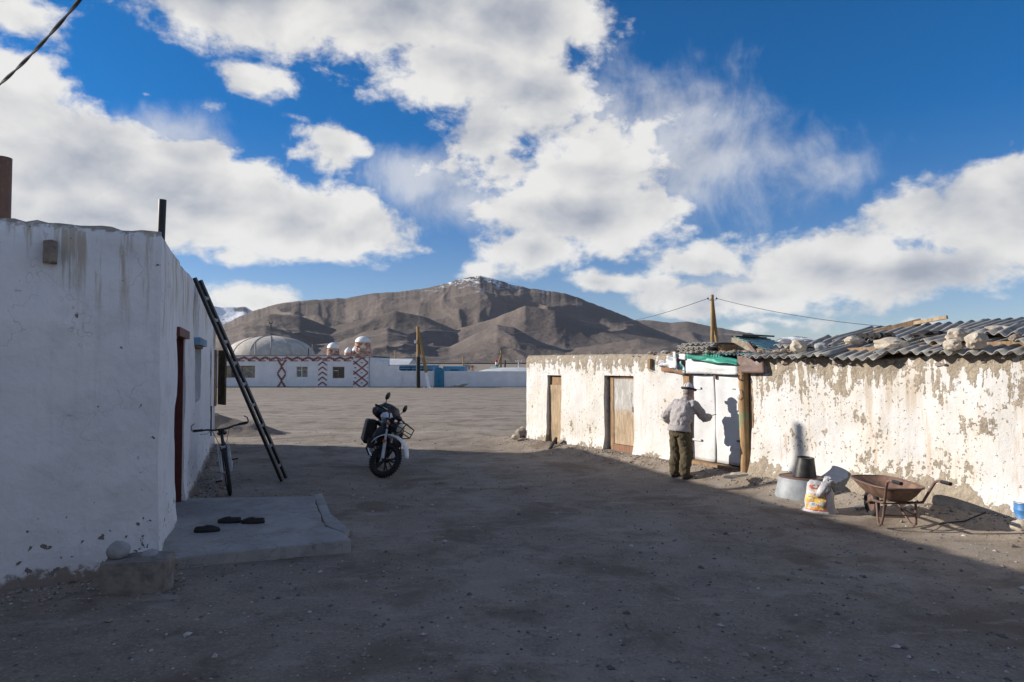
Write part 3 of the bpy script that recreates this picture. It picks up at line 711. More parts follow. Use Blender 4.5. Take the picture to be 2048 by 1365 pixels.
# ------------------------------------------------------------------ porch slab
zt = .125
pl = [GP(316, 1118, zt), GP(702, 1079, zt), GP(688, 1066, zt), GP(650, 1053, zt), GP(627, 993, zt), GP(400, 996, zt)]
inn = [pl[0] + SIN * .25, pl[5] + SIN * .35]
poly = [inn[0], pl[0], pl[1], pl[2], pl[3], pl[4], pl[5], inn[1]]
base = poly[1].copy(); base.z = 0
ps = thing('porch_slab', 'worn grey concrete slab with shoes on it outside the red door', 'concrete slab', base)
def chip(pl_, amp_, seed_):
    out = []
    for a_, b_ in zip(pl_, pl_[1:] + pl_[:1]):
        n_ = max(1, int((b_ - a_).length / .06)); nrm_ = Vector((b_.y - a_.y, a_.x - b_.x, 0)).normalized()
        for i_ in range(n_):
            q_ = a_.lerp(b_, i_ / n_); out.append(q_ + nrm_ * amp_ * (mn.noise(q_ * 4 + Vector((seed_, 0, 0))) + .7 * mn.noise(q_ * 11)))
    return out
pm = MB(); pm.prism([q - base for q in chip(poly, .022, 2)], -.12, zt); s_ = pm.build('slab', M_conc, ps); bevel(s_, .014, 2)
st = [GP(627, 993, .06), GP(650, 1053, .06), GP(690, 1070, .06), GP(700, 1062, .06), GP(662, 1030, .06), GP(644, 988, .06)]
pm = MB(); pm.prism([q - base for q in st], -.1, .075); s_ = pm.build('edge_strip', M_conc, ps); bevel(s_, .012, 2)

def rock(name, label, p, dims, seed, mtl, rz=0, amp=.22, sub=3, group=None, cat='rock', tilt=0):
    mb = MB(); mb.ball((0, 0, 0), 1, sub, (dims[0] / 2, dims[1] / 2, dims[2] / 2), amp, 1.7, seed)
    zmin = min(v[2] for v in mb.v)
    mb.v = [(x, y, max(z - zmin - dims[2] * .06, 0)) for x, y, z in mb.v]
    o = mb.build(name, mtl, None, True, 28); o.location = p; o.rotation_euler = (tilt, 0, rz); tag(o, label, cat, group); return o
def blockstone(name, label, p, dims, seed, mtl, rz, cat='stone block', k=.05):
    bm = bmesh.new(); bmesh.ops.create_cube(bm, size=1); bmesh.ops.subdivide_edges(bm, edges=bm.edges[:], cuts=5, use_grid_fill=True)
    for v in bm.verts:
        c = v.co; l = max(abs(c.x), abs(c.y), abs(c.z)); sph = c.normalized() * .62; q = c.lerp(sph, .22)
        q += q.normalized() * k * (mn.noise(c * 3 + Vector((seed, 0, 0))) + .6 * mn.noise(c * 8 + Vector((0, seed, 0))))
        v.co = Vector((q.x * dims[0], q.y * dims[1], q.z * dims[2] + dims[2] * .48))
    me = bpy.data.meshes.new(name); bm.to_mesh(me); bm.free(); me.materials.append(mtl); me.polygons.foreach_set('use_smooth', [True] * len(me.polygons))
    try: me.set_sharp_from_angle(angle=R(35))
    except Exception: pass
    o = bpy.data.objects.new(name, me); col.objects.link(o); o.location = p; o.rotation_euler = (0, 0, rz); tag(o, label, cat); return o
fa = math.atan2(FDIR.y, FDIR.x)
bo = blockstone('beam_end', 'x', BEAM_AT, (.10, .16, .19), 6, M_stoned, fa + R(3), k=.09); bo.parent = hs; del bo['label'], bo['category']
bpos = GP(257, 1200, -.02) + Vector((0, .14, 0))
blockstone('stone_block', 'big rough brown block lying at the corner of the near white house', bpos, (.50, .32, .31), 3, mat('grey_brown_block', (.21, .19, .168), .95, var=.3, vs=9, bump=.010, bs=24), fa * .4, k=.07)
rock('rock', 'rounded grey stone on the left end of the big brown block', bpos + Vector((-.17, .0, .285)), (.18, .17, .155), 5, M_stoneg, .4, .12)
rock('rock', 'small flat stone on the right end of the big brown block', bpos + Vector((.07, .04, .285)), (.15, .12, .075), 8, M_stoneg, 1.2, .16)
rock('rock', 'small lumpy stone wedged between the porch slab and the house corner', GP(330, 1150, 0) + Vector((-.03, .12, 0)), (.2, .16, .15), 9, M_stoned, .2, .2)

# shoes
def shoe(label, x, y, rz):
    p = GP(x, y, zt); o = thing('shoe', label, 'shoe', p, rz, 'shoes left on the porch slab')
    s1 = MB(); s1.loft([((0, 0, 0), .125, .042), ((0, 0, .016), .13, .046), ((0, 0, .026), .128, .044)], 20); s1.build('sole', M_rubber, o, True)
    s2 = MB(); vs = []
    secs = [(-.118, .026, .06, 0), (-.09, .037, .065, 0), (-.05, .038, .062, 0), (.0, .041, .07, 1), (.05, .043, .062, 1), (.095, .036, .046, 1), (.122, .02, .034, 1)]
    for (xx, wd, hh, cl) in secs:
        for k in range(9):
            a = math.pi * k / 8; yy = math.cos(a) * wd; zz = .024 + math.sin(a) * (hh - .02)
            if not cl and 2 < k < 6: zz = .040; 
            vs.append((xx, yy, zz))
    fs = [(i * 9 + k, i * 9 + k + 1, (i + 1) * 9 + k + 1, (i + 1) * 9 + k) for i in range(len(secs) - 1) for k in range(8)]
    fs += [tuple(range(9)), tuple(reversed(range((len(secs) - 1) * 9, len(secs) * 9)))]
    s2.add(vs, fs).build('upper', M_shoe, o, True, 60)
    MB().loft([((-.055, 0, .038), .062, .030), ((-.055, 0, .043), .060, .028)], 16).build('insole', M_stoned, o, True)
shoe('black slip-on shoe nearest the wall, toe pointing right', 414, 1064, R(15))
shoe('black slip-on shoe lying between the two others on the slab', 459, 1046, R(186))
shoe('black slip-on shoe farthest from the house wall on the slab', 506, 1047, R(183))

# ------------------------------------------------------------------ earth heap behind the house end
mh = MB(); cx, cy = PX(455, 850, 18.2).x, 18.2; nn = 40
for j in range(nn):
    for i in range(nn):
        x = -2.3 + 4.6 * i / (nn - 1); y = -1.6 + 3.2 * j / (nn - 1)
        z = .62 * math.exp(-((x + .6) / .85) ** 2 - (y / .7) ** 2) + .28 * math.exp(-((x - .7) / .7) ** 2 - (y / .6) ** 2)
        z += .09 * z * mn.noise(Vector((x * 3, y * 3, 3))) + .05 * mn.noise(Vector((x * 6, y * 6, 1))) * min(1, z * 4)
        mh.v.append((x, y, z - .05))
mh.f = [(j * nn + i, j * nn + i + 1, (j + 1) * nn + i + 1, (j + 1) * nn + i) for j in range(nn - 1) for i in range(nn - 1)]; mh.mi = [0] * len(mh.f)
o = mh.build('earth_heap', M_earth, None, True, 180); o.location = (cx, cy, g(cx, cy)); tag(o, 'heap of dug earth at the far end of the near white house', 'earth heap')

# ------------------------------------------------------------------ ladder
fA, fB = GP(564, 962, 0), GP(571, 953, 0)
tA = PX(389, 556, 10.25); tB = tA + (fB - fA).normalized() * .40 ; fB = fA + Vector((-.03, .30, 0))
tB = tA + Vector((-.05, .30, 0))
ld = thing('ladder', 'long black ladder leaning on the roof edge of the near white house', 'ladder', fA)
for (p, q) in ((fA, tA), (fB, tB)):
    mb = MB(); mb.bar(p - fA, q - fA, .045, .075, up=(0, 1, 0)); bevel(mb.build('rail', M_black, ld), .006, 2)
for k in range(9):
    s = .07 + .105 * k; a = fA.lerp(tA, s) - fA; b = fB.lerp(tB, s) - fA
    MB().bar(a, b, .03, .045, up=(0, 0, 1)).build('rung', M_zinc, ld)

# ------------------------------------------------------------------ bicycle
def wheel_mesh(r, tr, seg=40, y=0.):
    m1 = MB(); m1.tube([(math.cos(2 * math.pi * k / seg) * r, y, math.sin(2 * math.pi * k / seg) * r) for k in range(seg)], tr, 10, False, closed=True)
    return m1
def spokes(r, n, rad=.0018, hub=.02, y=.02):
    m1 = MB()
    for k in range(n):
        a = 2 * math.pi * k / n; m1.tube([(math.cos(a + .25 * (-1) ** k) * hub, y * (-1) ** k, math.sin(a + .25 * (-1) ** k) * hub), (math.cos(a) * r, 0, math.sin(a) * r)], rad, 4, False)
    return m1
bp = GP(460, 991, 0); brot = math.atan2(-SDIR.y, -SDIR.x) + R(2)
bc = thing('bicycle', 'dark mountain bicycle with curved bar ends propped against the near white house', 'bicycle', bp, brot)
bc.rotation_euler = (R(8), 0, brot)         # leans to the wall
WR = .31
def bx_(pts): return [Vector(p) for p in pts]
def bwheel(cx, ang=0):
    Mx = Matrix.Translation((cx, 0, WR + .025)) @ Matrix.Rotation(ang, 4, 'Z')
    wv = bpy.data.objects.new('wheel', None)
    ty = wheel_mesh(WR, .026).xf(Mx).build('wheel', M_rubber, bc, True)
    wheel_mesh(WR - .035, .012).xf(Mx).build('rim', M_steel, ty, True)
    spokes(WR - .03, 28).xf(Mx).build('spokes', M_steel, ty)
    h = MB(); h.tube([(0, -.05, 0), (0, .05, 0)], .018, 10); h.xf(Mx).build('hub', M_steel, ty, True)
bwheel(0, R(3)); bwheel(-1.03)
WZ = WR + .025
hd_t, hd_b = Vector((-.22, 0, .86)), Vector((-.17, 0, .70)); bbk = Vector((-.62, 0, .28)); seat_t = Vector((-.74, 0, .72)); rax = Vector((-1.03, 0, WZ))
fm = MB(); fm.tube([hd_b, hd_t], .022, 10); fm.tube([hd_b, bbk], .021, 10); fm.tube([hd_t - Vector((0, 0, .05)), seat_t - Vector((0, 0, .06))], .017, 10); fm.tube([bbk, seat_t], .017, 10)
for s in (-1, 1): fm.tube([bbk, rax + Vector((0, .06 * s, 0))], .010, 8); fm.tube([seat_t - Vector((0, 0, .05)), rax + Vector((0, .06 * s, 0))], .009, 8)
fm.build('frame', M_plast, bc, True)
fk = MB()
for s in (-1, 1): fk.tube([hd_b + Vector((.02, .055 * s, -.02)), Vector((.0, .058 * s, WZ))], [.018, .014], 10)
fk.tube([hd_b + Vector((.02, -.06, -.02)), hd_b + Vector((.02, .06, -.02))], .018, 10); fk.build('fork', mat('dark_fork'), bc, True)
for s in (-1, 1): MB().tube([(.0, .075 * s, WZ + .02), (-.08, .08 * s, .60), (-.14, .07 * s, .74)], .007, 6).build('fork_brace', M_alu, bc, True)
MB().tube([(-.02, -.04, .70), (.03, -.04, .66), (.03, .04, .66), (-.02, .04, .70)], .012, 6).build('brake', M_plast, bc, True)
hz = .97; hb = MB(); hb.tube([(-.22, 0, .86), (-.17, 0, hz - .03)], .018, 10); hb.tube([(-.22, .36, hz), (-.18, .18, hz - .01), (-.15, .08, hz - .03), (-.15, -.08, hz - .03), (-.18, -.18, hz - .01), (-.22, -.36, hz)], .013, 8); hb.build('handlebar', M_black, bc, True)
for s in (-1, 1):
    gpz = MB(); gpz.tube([(-.20, .24 * s, hz - .005), (-.225, .37 * s, hz + .002)], .018, 10); gpz.build('grip', M_rubber, bc, True)
    en = MB(); en.tube([(-.22, .37 * s, hz), (-.12, .38 * s, hz + .03), (-.05, .37 * s, hz + .09), (-.03, .33 * s, hz + .12)], .011, 8); en.build('bar_end', M_alu, bc, True)
    br_ = MB(); br_.tube([(-.16, .14 * s, hz - .03), (-.09, .19 * s, hz - .06), (-.13, .28 * s, hz - .05)], .006, 6); br_.build('brake_lever', M_steel, bc, True)
    cb = MB(); cb.tube([(-.14, .12 * s, hz - .03), (-.02, .10 * s, hz - .06), (-.03, .05 * s, hz - .22), (-.10, .02 * s, .72)], .004, 5); cb.build('brake_cable', M_wire, bc, True)
bt = MB(); bt.loft([((-.14, 0, .89), .02, .03), ((-.13, 0, .93), .025, .045), ((-.13, 0, .955), .02, .05)], 14, pw=3); bt.build('stem_bag', M_plast, bc, True)
sd = MB(); sd.loft([((-.80, 0, .80), .12, .06), ((-.79, 0, .83), .135, .075), ((-.79, 0, .85), .11, .055)], 18); sd.tube([seat_t, (-.77, 0, .81)], .013, 8); sd.build('saddle', M_shoe, bc, True)
cr = MB(); cr.tube([bbk + Vector((0, -.07, 0)), bbk + Vector((.10, -.09, -.13))], .010, 8); cr.build('crank', M_alu, bc, True)
cr = MB(); cr.tube([bbk + Vector((0, .07, 0)), bbk + Vector((-.10, .09, .13))], .010, 8); cr.build('crank', M_alu, bc, True)
cr = MB(); cr.lathe([(.09, -.004), (.09, .004)], 28); cr.xf(Matrix.Translation(bbk + Vector((0, -.055, 0))) @ Matrix.Rotation(R(90), 4, 'X')).build('chainring', M_steel, bc, True)
for s in (-1, 1):
    pd = MB(); pd.box(bbk + Vector((-.10 * s, .13 * s, .13 * s)), (.085, .09, .025)); pd.build('pedal', M_plast, bc)

# ------------------------------------------------------------------ motorcycle
mp = GP(762, 955, g(-2.2, 11.4))
hd_ang = R(-74)      # heading: towards the camera and a little to the right
mc = thing('motorcycle', 'black motorcycle with white front mudguard parked on its stand in the yard', 'motorcycle', mp)
MLEAN = R(-11)
fx = .64; r_w = .292
axle0 = Vector((0, 0, 0))
# local frame: x forward, y left, z up; front tyre touches the ground at the origin
Mst_o = Vector((-.27, 0, .86)); sdir = Vector((-.40, 0, .92)).normalized()
STEER = R(50)
Ms = Matrix.Translation(Mst_o) @ Matrix.Rotation(STEER, 4, sdir) @ Matrix.Translation(-Mst_o)
mc.rotation_euler = (MLEAN, 0, hd_ang)
def mo(mb, name, mtl, steer=False, parent=None, ang=40):
    if steer: mb.xf(Ms)
    return mb.build(name, mtl, parent or mc, True, ang)
def mwheel(cx, steer):
    T_ = Matrix.Translation((cx, 0, r_w))
    t_ = wheel_mesh(r_w - .045, .047, 48)
    for k in range(40):
        a = 2 * math.pi * k / 40; rr_ = r_w + .001
        for s in (-1, 1): t_.box((math.cos(a) * rr_, .02 * s, math.sin(a) * rr_), (.012, .028, .022), Matrix.Rotation(-a, 3, 'Y'))
    t_.xf(T_); ty = mo(t_, 'wheel', M_rubber, steer)
    rm = wheel_mesh(r_w - .085, .018, 40); rm.tube([(0, -.05, 0), (0, .05, 0)], .045, 16)
    for k in range(5):
        a = 2 * math.pi * k / 5 + .3
        for da in (-.16, .16): rm.bar((math.cos(a) * .04, 0, math.sin(a) * .04), (math.cos(a + da) * (r_w - .085), 0, math.sin(a + da) * (r_w - .085)), .03, .022, up=(0, 1, 0))
    rm.xf(T_); mo(rm, 'rim', M_plast, steer, ty)
mwheel(0, True); mwheel(-1.27, False)
for s in (-1, 1):
    k = MB(); k.tube([(0, .095 * s, r_w), (-.115, .095 * s, .56)], [.030, .028], 12); k.tube([(-.115, .095 * s, .56), (-.27, .095 * s, .92)], .018, 12); mo(k, 'fork', mat('dark_fork', (.12, .12, .125), .4, .7), True)
    k = MB(); k.box((-.11, .135 * s, .56), (.05, .02, .05)); mo(k, 'reflector', M_orange, True)
    k = MB(); k.tube([(-.30, .06 * s, .96), (-.30, .12 * s, 1.03), (-.36, .28 * s, 1.05), (-.42, .37 * s, 1.03)], .012, 8); mo(k, 'handlebar', M_black, True)
    k = MB(); k.tube([(-.385, .29 * s, 1.045), (-.425, .40 * s, 1.028)], .019, 10); mo(k, 'grip', M_rubber, True)
    k = MB(); k.tube([(-.35, .25 * s, 1.05), (-.25, .28 * s, 1.05), (-.27, .38 * s, 1.04)], .007, 6); mo(k, 'lever', M_steel, True)
    k = MB(); k.tube([(-.34, .22 * s, 1.05), (-.36, .24 * s, 1.12), (-.36, .29 * s, 1.20)], .007, 6); k.ball((-.36, .30 * s, 1.26), 1, 2, (.022, .055, .072)); mo(k, 'mirror', M_plast, True)
    k = MB(); k.tube([(-.20, .12 * s, .86), (-.16, .17 * s, .85)], .008, 6); k.ball((-.15, .20 * s, .85), .034, 2, (1.0, 1, .85)); mo(k, 'indicator', M_orange, True)
    k = MB(); k.tube([(.0, .14 * s, .74), (.12, .16 * s, .80), (.14, .14 * s, .95), (-.05, .12 * s, 1.00), (-.2, .12 * s, .97)], .010, 8); k.tube([(.13, .15 * s, .86), (-.08, .13 * s, .88)], .008, 6); mo(k, 'lamp_guard', M_black, True)
k = MB(); k.tube([(.12, -.16, .80), (.12, .16, .80)], .010, 8); k.tube([(.14, -.14, .95), (.14, .14, .95)], .010, 8); mo(k, 'lamp_guard_bar', M_black, True)
k = MB(); k.tube([(-.20, 0, .87), (-.12, 0, .87), (-.03, 0, .87)], [.05, .095, .10], 20); mo(k, 'headlamp', M_plast, True)
k = MB(); k.ball((-.03, 0, .87), .096, 3, (.35, 1, 1)); mo(k, 'headlamp_lens', M_lens, True)
k = MB(); k.ball((-.16, 0, 1.02), 1, 2, (.05, .10, .05)); mo(k, 'dashboard', M_plast, True)
# white mudguard, a curved blade over the front wheel
k = MB(); vs = []; na = 16
for i in range(na):
    a = R(24 + 138 * i / (na - 1)); rr_ = r_w + .11 + .03 * math.sin(math.pi * i / (na - 1)); wd = .040 + .05 * math.sin(math.pi * min(1, i / (na - 1) * .9 + .05))
    for (yy, dr_) in ((-wd, -.028), (-wd * .6, 0), (0, .014), (wd * .6, 0), (wd, -.028)):
        vs.append((math.cos(a) * (rr_ + dr_) * 1.12 - .02, yy, r_w + math.sin(a) * (rr_ + dr_)))
fs = [(i * 5 + j, i * 5 + j + 1, (i + 1) * 5 + j + 1, (i + 1) * 5 + j) for i in range(na - 1) for j in range(4)]
o = mo(k.add(vs, fs), 'front_mudguard', M_white, True); q = o.modifiers.new('s', 'SOLIDIFY'); q.thickness = .006
k = MB(); k.tube([(-.27, 0, .74), (-.27, 0, .98)], .04, 12); k.box((-.27, 0, .93), (.09, .24, .03)); k.box((-.235, 0, .78), (.09, .24, .03)); mo(k, 'triple_clamp', M_black, True)
k = MB(); k.ball((-.55, 0, .84), 1, 3, (.24, .13, .12)); mo(k, 'fuel_tank', M_plast)
k = MB(); k.ball((-.60, -.03, .96), 1, 3, (.13, .11, .09), .22, 2.5, 3); mo(k, 'white_bag', M_plastic_bag)
k = MB(); k.loft([((-1.02, 0, .76), .36, .11), ((-1.02, 0, .82), .37, .13), ((-1.03, 0, .87), .34, .11)], 20, pw=3); mo(k, 'seat', M_shoe)
k = MB(); k.ball((-1.05, 0, .98), 1, 3, (.22, .20, .13), .2, 2.3, 6); mo(k, 'strapped_blanket', mat('dark_blanket', (.03, .035, .05), .9, var=.6, vs=14))
k = MB(); k.tube([(-.27, 0, .80), (-.35, 0, .45), (-.45, 0, .27), (-.85, 0, .26)], .022, 10); k.tube([(-.3, 0, .84), (-.75, 0, .74), (-1.35, 0, .78)], .020, 10); mo(k, 'frame', M_black)
k = MB(); k.box((-.58, 0, .36), (.30, .26, .18)); k.tube([(-.52, 0, .42), (-.44, 0, .60)], [.085, .075], 14); 
for i in range(5): k.box((-.50 + .016 * i, 0, .46 + .035 * i), (.20, .20, .010))
mo(k, 'engine', mat('engine_metal', (.09, .09, .095), .5, .6))
k = MB(); k.tube([(-.42, -.06, .55), (-.36, -.12, .40), (-.45, -.15, .25), (-.9, -.16, .27), (-1.45, -.17, .38)], [.018, .018, .02, .04, .04], 10); mo(k, 'exhaust', M_steel)
for s in (-1, 1):
    k = MB(); k.box((-1.08, .24 * s, .64), (.56, .20, .42), None, 0, .015); o = mo(k, 'pannier', M_shoe); bevel(o, .04, 3)
    k = MB(); k.tube([(-.35, .02 * s, .62), (-.32, .26 * s, .58), (-.40, .30 * s, .40), (-.48, .22 * s, .28)], .013, 8); mo(k, 'crash_bar', M_black)
    k = MB(); k.tube([(-1.27, .06 * s, r_w), (-.8, .08 * s, .30)], .018, 8); mo(k, 'swingarm', M_black)
    k = MB(); k.tube([(-1.27, .10 * s, r_w + .03), (-1.10, .10 * s, .70)], .025, 10); mo(k, 'shock_absorber', M_steel)
k = MB(); vs = []
for i in range(12):
    a = R(30 + 130 * i / 11)
    for yy in (-.08, 0, .08): vs.append((-1.27 - math.cos(math.pi - a) * -(r_w + .05) * 1.0, yy, r_w + math.sin(a) * (r_w + .05 + (.01 if yy == 0 else 0))))
o = mo(k.add(vs, [(i * 3 + j, i * 3 + j + 1, (i + 1) * 3 + j + 1, (i + 1) * 3 + j) for i in range(11) for j in range(2)]), 'rear_mudguard', M_plast); q = o.modifiers.new('s', 'SOLIDIFY'); q.thickness = .006
k = MB(); k.tube([(-.6, .10, .28), (-.58, .26, .05), (-.56, .30, -.02)], .014, 8); mo(k, 'side_stand', M_black)
k = MB(); k.box((-.28, -.25, .50), (.02, .12, .16)); mo(k, 'leg_shield', M_plast)
k = MB(); k.ball((-.45, 0, .62), 1, 3, (.20, .22, .22), .12, 2, 5); mo(k, 'engine_apron', M_shoe)
k = MB(); k.ball((-.95, -.02, 1.02), 1, 3, (.30, .24, .16), .18, 2.2, 9); mo(k, 'bedroll', M_shoe)

# ------------------------------------------------------------------ shed on the right
shed = thing('mud_brick_shed', 'long low mud-brick shed with flaking whitewash and a weighted slate roof', 'shed', W0, WROT)
tp = WT(1490, 850)[0]
a0 = WT(1093.5, 800)[0]; a1 = WT(1122, 800)[0]; az1 = WT(1108, 751)[1]
b0_ = WT(1208, 800)[0]; b1_ = WT(1267, 800)[0]; bz1 = WT(1240, 752)[1]
g0 = WT(1365, 800)[0]; g1 = WT(1503, 800)[0]; gz1 = WT(1425, 748)[1]
tend = WT(1510, 800)[0]
LT = 2.06
wl = wall(g0, -.15, lambda t: LT + .02 * mn.noise(Vector((t * 1.5, 2, 2))) + .012 * mn.noise(Vector((t * 7, 2, 1))), [(a0, a1, .0, az1), (b0_, b1_, .0, bz1)], .45, .035, .085, 21, .09, 0, .3, .07)
wl.build('wall', M_shed, shed, True, 60)
def wtab(px, dep, dz): return [(a_, b_ + dz) for a_, b_ in (WT(x, y, dep) for x, y in px)]
RT = wtab([(1540, 706), (1623, 694), (1721, 668), (1809, 655), (1868, 649), (1950, 646), (2030, 643), (2200, 640)], 2.0, -.13)
ET = wtab([(1535, 713), (1615, 717), (1700, 714), (1747, 716), (1803, 711), (1917, 706), (1992, 700), (2046, 690), (2300, 680)], -.16, -.06)
def ridge(t): return sky_interp(RT, t)
def eave(t): return sky_interp(ET, t)
RE = 12.6
wr = wall(RE - g1, -.15, lambda t: eave(t) + .06 + .04 * mn.noise(Vector((t * 1.7, 5, 2))) + .03 * mn.noise(Vector((t * 6, 1, 1))), [], .45, .045, .085, 33, .26, g1, .3, .05)
wr.build('wall', M_shed2, shed, True, 60)
ew = MB(); ew.box((.22, 2.4, .98), (.44, 3.9, 2.12)); ew.build('end_wall', M_shed, shed)
rw = MB(); rw.box((RE / 2, 4.3, .95), (RE, .3, 2.0)); rw.build('rear_wall', M_adobe, shed)
ew = MB(); ew.box((RE - .2, 2.4, .98), (.4, 3.7, 1.9)); ew.build('end_wall', M_adobe, shed)
fr_ = MB(); fr_.box((tend / 2, 2.2, 1.93), (tend, 3.8, .12)); fr_.build('flat_roof', M_adobe, shed)
# first door: one weathered board with a short one above
zb = .13
MB().box(((a0 + a1) / 2, .09, (az1 - .22 + zb) / 2 + .0), (a1 - a0 - .02, .035, az1 - .22 - zb)).build('door_board', M_wood, shed)
MB().box(((a0 + a1) / 2, .115, az1 - .13), (a1 - a0 - .01, .03, .24)).build('door_board', M_wood2, shed)
# second door
frm = MB(); frm.box((b0_ + .14, .13, bz1 / 2 + .03), (.09, .08, bz1 - .06)); frm.box(((b0_ + b1_) / 2 + .05, .13, bz1 - .03), (b1_ - b0_ - .19, .08, .06)); frm.build('door_frame', M_wood2, shed)
dl = MB().box(((b0_ + b1_) / 2 + .085, .12, (bz1 - .06 + .27) / 2), (b1_ - b0_ - .20, .035, bz1 - .06 - .27)).build('door', M_door2, shed)
k = MB(); k.box((b1_ - .10, .09, .98), (.05, .02, .10)); k.tube([(b1_ - .10, .08, 1.02), (b1_ - .13, .06, 1.16), (b1_ - .12, .06, 1.3), (b1_ - .08, .08, 1.22)], .004, 5); k.build('latch', M_rust, dl)
MB().box(((b0_ + b1_) / 2 + .07, .12, .19), (b1_ - b0_ - .18, .06, .14)).build('threshold_board', M_woodred, shed)
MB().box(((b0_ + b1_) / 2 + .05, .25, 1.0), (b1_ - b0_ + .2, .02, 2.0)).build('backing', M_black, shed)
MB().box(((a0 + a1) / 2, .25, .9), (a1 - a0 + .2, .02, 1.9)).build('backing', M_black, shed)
# gate
x0 = WT(1377.5, 800)[0]; xm = WT(1424, 800)[0]; x1 = WT(1479, 800)[0]; gb = .20
def leaf(xa, xb, lean):
    n1, n2 = 14, 24; mb = MB()
    for j in range(n2 + 1):
        for i in range(n1 + 1):
            u = i / n1; v = j / n2
            mb.v.append((xa + (xb - xa) * u + lean * (1 - v) * (u if lean > 0 else 1 - u), .07 + .02 * mn.noise(Vector((u * 2 + xa, v * 2.5, 1))) + (.025 * (u if lean > 0 else 1 - u) * math.sin(v * 3)), gb + (gz1 - .02 - gb) * v))
    mb.f = [(j * (n1 + 1) + i, j * (n1 + 1) + i + 1, (j + 1) * (n1 + 1) + i + 1, (j + 1) * (n1 + 1) + i) for j in range(n2) for i in range(n1)]; mb.mi = [0] * len(mb.f)
    o = mb.build('gate_leaf', M_gate, shed, True, 80); q = o.modifiers.new('s', 'SOLIDIFY'); q.thickness = .012; q.offset = -1; return o
lf1 = leaf(x0, xm - .012, .03); lf2 = leaf(xm + .012, x1, -.001)
for (xx, zz) in ((x0 + .12, .55), (x0 + .12, 1.45)): MB().box((xx, .055, zz), (.2, .012, .035)).build('hinge', M_whited, lf1)
for (xx, zz) in ((x1 - .12, .50), (x1 - .12, 1.48)): MB().box((xx, .048, zz), (.2, .012, .035)).build('hinge', M_whited, lf2)
MB().box((xm + .03, .04, gz1 - .05), (.05, .02, .07)).build('bolt', M_rust, lf2)
MB().box((xm - .16, .03, gz1 - .0), (.04, .03, .05)).build('hook', M_whited, lf1)
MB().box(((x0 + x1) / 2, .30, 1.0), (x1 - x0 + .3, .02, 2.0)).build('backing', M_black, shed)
MB().box(((x0 + x1) / 2 + .02, .02, .12), (x1 - x0 + .02, .16, .13), Matrix.Rotation(R(1.2), 3, 'Y')).build('threshold_beam', M_wood2, shed)
MB().box((x1 - .28, -.08, .07), (.62, .12, .10), Matrix.Rotation(R(-3), 3, 'Y')).build('threshold_beam', M_woodred, shed)
MB().box(((g0 + x0) / 2 + .01, .06, gz1 / 2 + .05), (x0 - g0 - .02, .10, gz1 - .1)).build('gate_jamb', M_wood2, shed)
# trunk post with green paint smear
pm = MB(); tp0 = (WT(1480, 850)[0] + WT(1500, 850)[0]) / 2
pm.tube([(tp0 + .02, -.01, -.05), (tp0 + .015, -.01, .5), (tp0, -.015, 1.1), (tp0 - .005, -.01, gz1 + .05)], [.098, .09, .092, .09], 18, True, 0, .9)
def f_post(n, c):
    k, h, r = f_wood((.42, .27, .13), (.26, .155, .075), (4, 4, .25))(n, c); z = n.sep(c)[2]
    a = n.noise(c, 10, 4, .6)
    gm_ = n.m('MULTIPLY', n.mr(n.m('ADD', z, n.m('MULTIPLY_ADD', a, .5, -.25)), .80, .90), n.mr(n.m('ADD', z, n.m('MULTIPLY_ADD', a, .6, -.3)), 1.18, 1.05))
    return n.mix(n.m('MULTIPLY', gm_, n.mr(a, .4, .62)), k, (.10, .26, .15)), h, r
pst = pm.build('gate_post', mat('post_wood', fn=f_post), shed, True)
k = MB(); k.tube([(tp0 - .04, -.11, 1.46), (tp0 + .0, -.13, 1.46), (tp0 + .01, -.13, 1.36), (tp0 - .02, -.13, 1.30), (tp0 - .05, -.12, 1.34)], .006, 6); k.box((tp0 - .05, -.10, 1.43), (.06, .012, .10)); k.build('chain', M_alu, pst)
k = MB(); k.tube([(tp0 - .03, -.10, 1.70), (tp0 - .04, -.11, 1.64), (tp0, -.115, 1.61), (tp0 + .04, -.11, 1.64), (tp0 + .03, -.10, 1.70)], .008, 6); k.build('horseshoe', M_rust, pst)
MB().box((tp0 - .07, -.085, 1.18), (.03, .012, .12)).build('hasp', M_whited, pst)
for zz in (.62, 1.20): MB().box((tp0 - .085, -.06, zz), (.05, .02, .03)).build('hinge_pin', M_rust, pst)
MB().box((tp0 + .13, .05, .95), (.06, .10, 1.9)).build('post_strip', M_wood2, shed)
# sheet of rusty metal over the post
def sheet(pts4, n1, n2, amp, seed, dep=0.):
    """bilinear wavy sheet from four (t, depth, z) corners"""
    A, B, C_, D = [Vector(p) for p in pts4]; mb = MB()
    for j in range(n2 + 1):
        for i in range(n1 + 1):
            u, v = i / n1, j / n2; p = (A * (1 - u) + B * u) * (1 - v) + (D * (1 - u) + C_ * u) * v
            nrm = (B - A).cross(D - A).normalized()
            mb.v.append(p + nrm * amp * mn.noise(Vector((u * 3 + seed, v * 3, seed))))
    mb.f = [(j * (n1 + 1) + i, j * (n1 + 1) + i + 1, (j + 1) * (n1 + 1) + i + 1, (j + 1) * (n1 + 1) + i) for j in range(n2) for i in range(n1)]; mb.mi = [0] * len(mb.f); return mb
def wsheet(name, pix, dep, mtl, n1=10, n2=8, amp=.02, seed=1, th=.006):
    pts = [(WT(x, y, d)[0], d, WT(x, y, d)[1]) for (x, y), d in zip(pix, dep if hasattr(dep, '__len__') else [dep] * 4)]
    o = sheet(pts, n1, n2, amp, seed).build(name, mtl, shed, True, 60); q = o.modifiers.new('s', 'SOLIDIFY'); q.thickness = th; return o
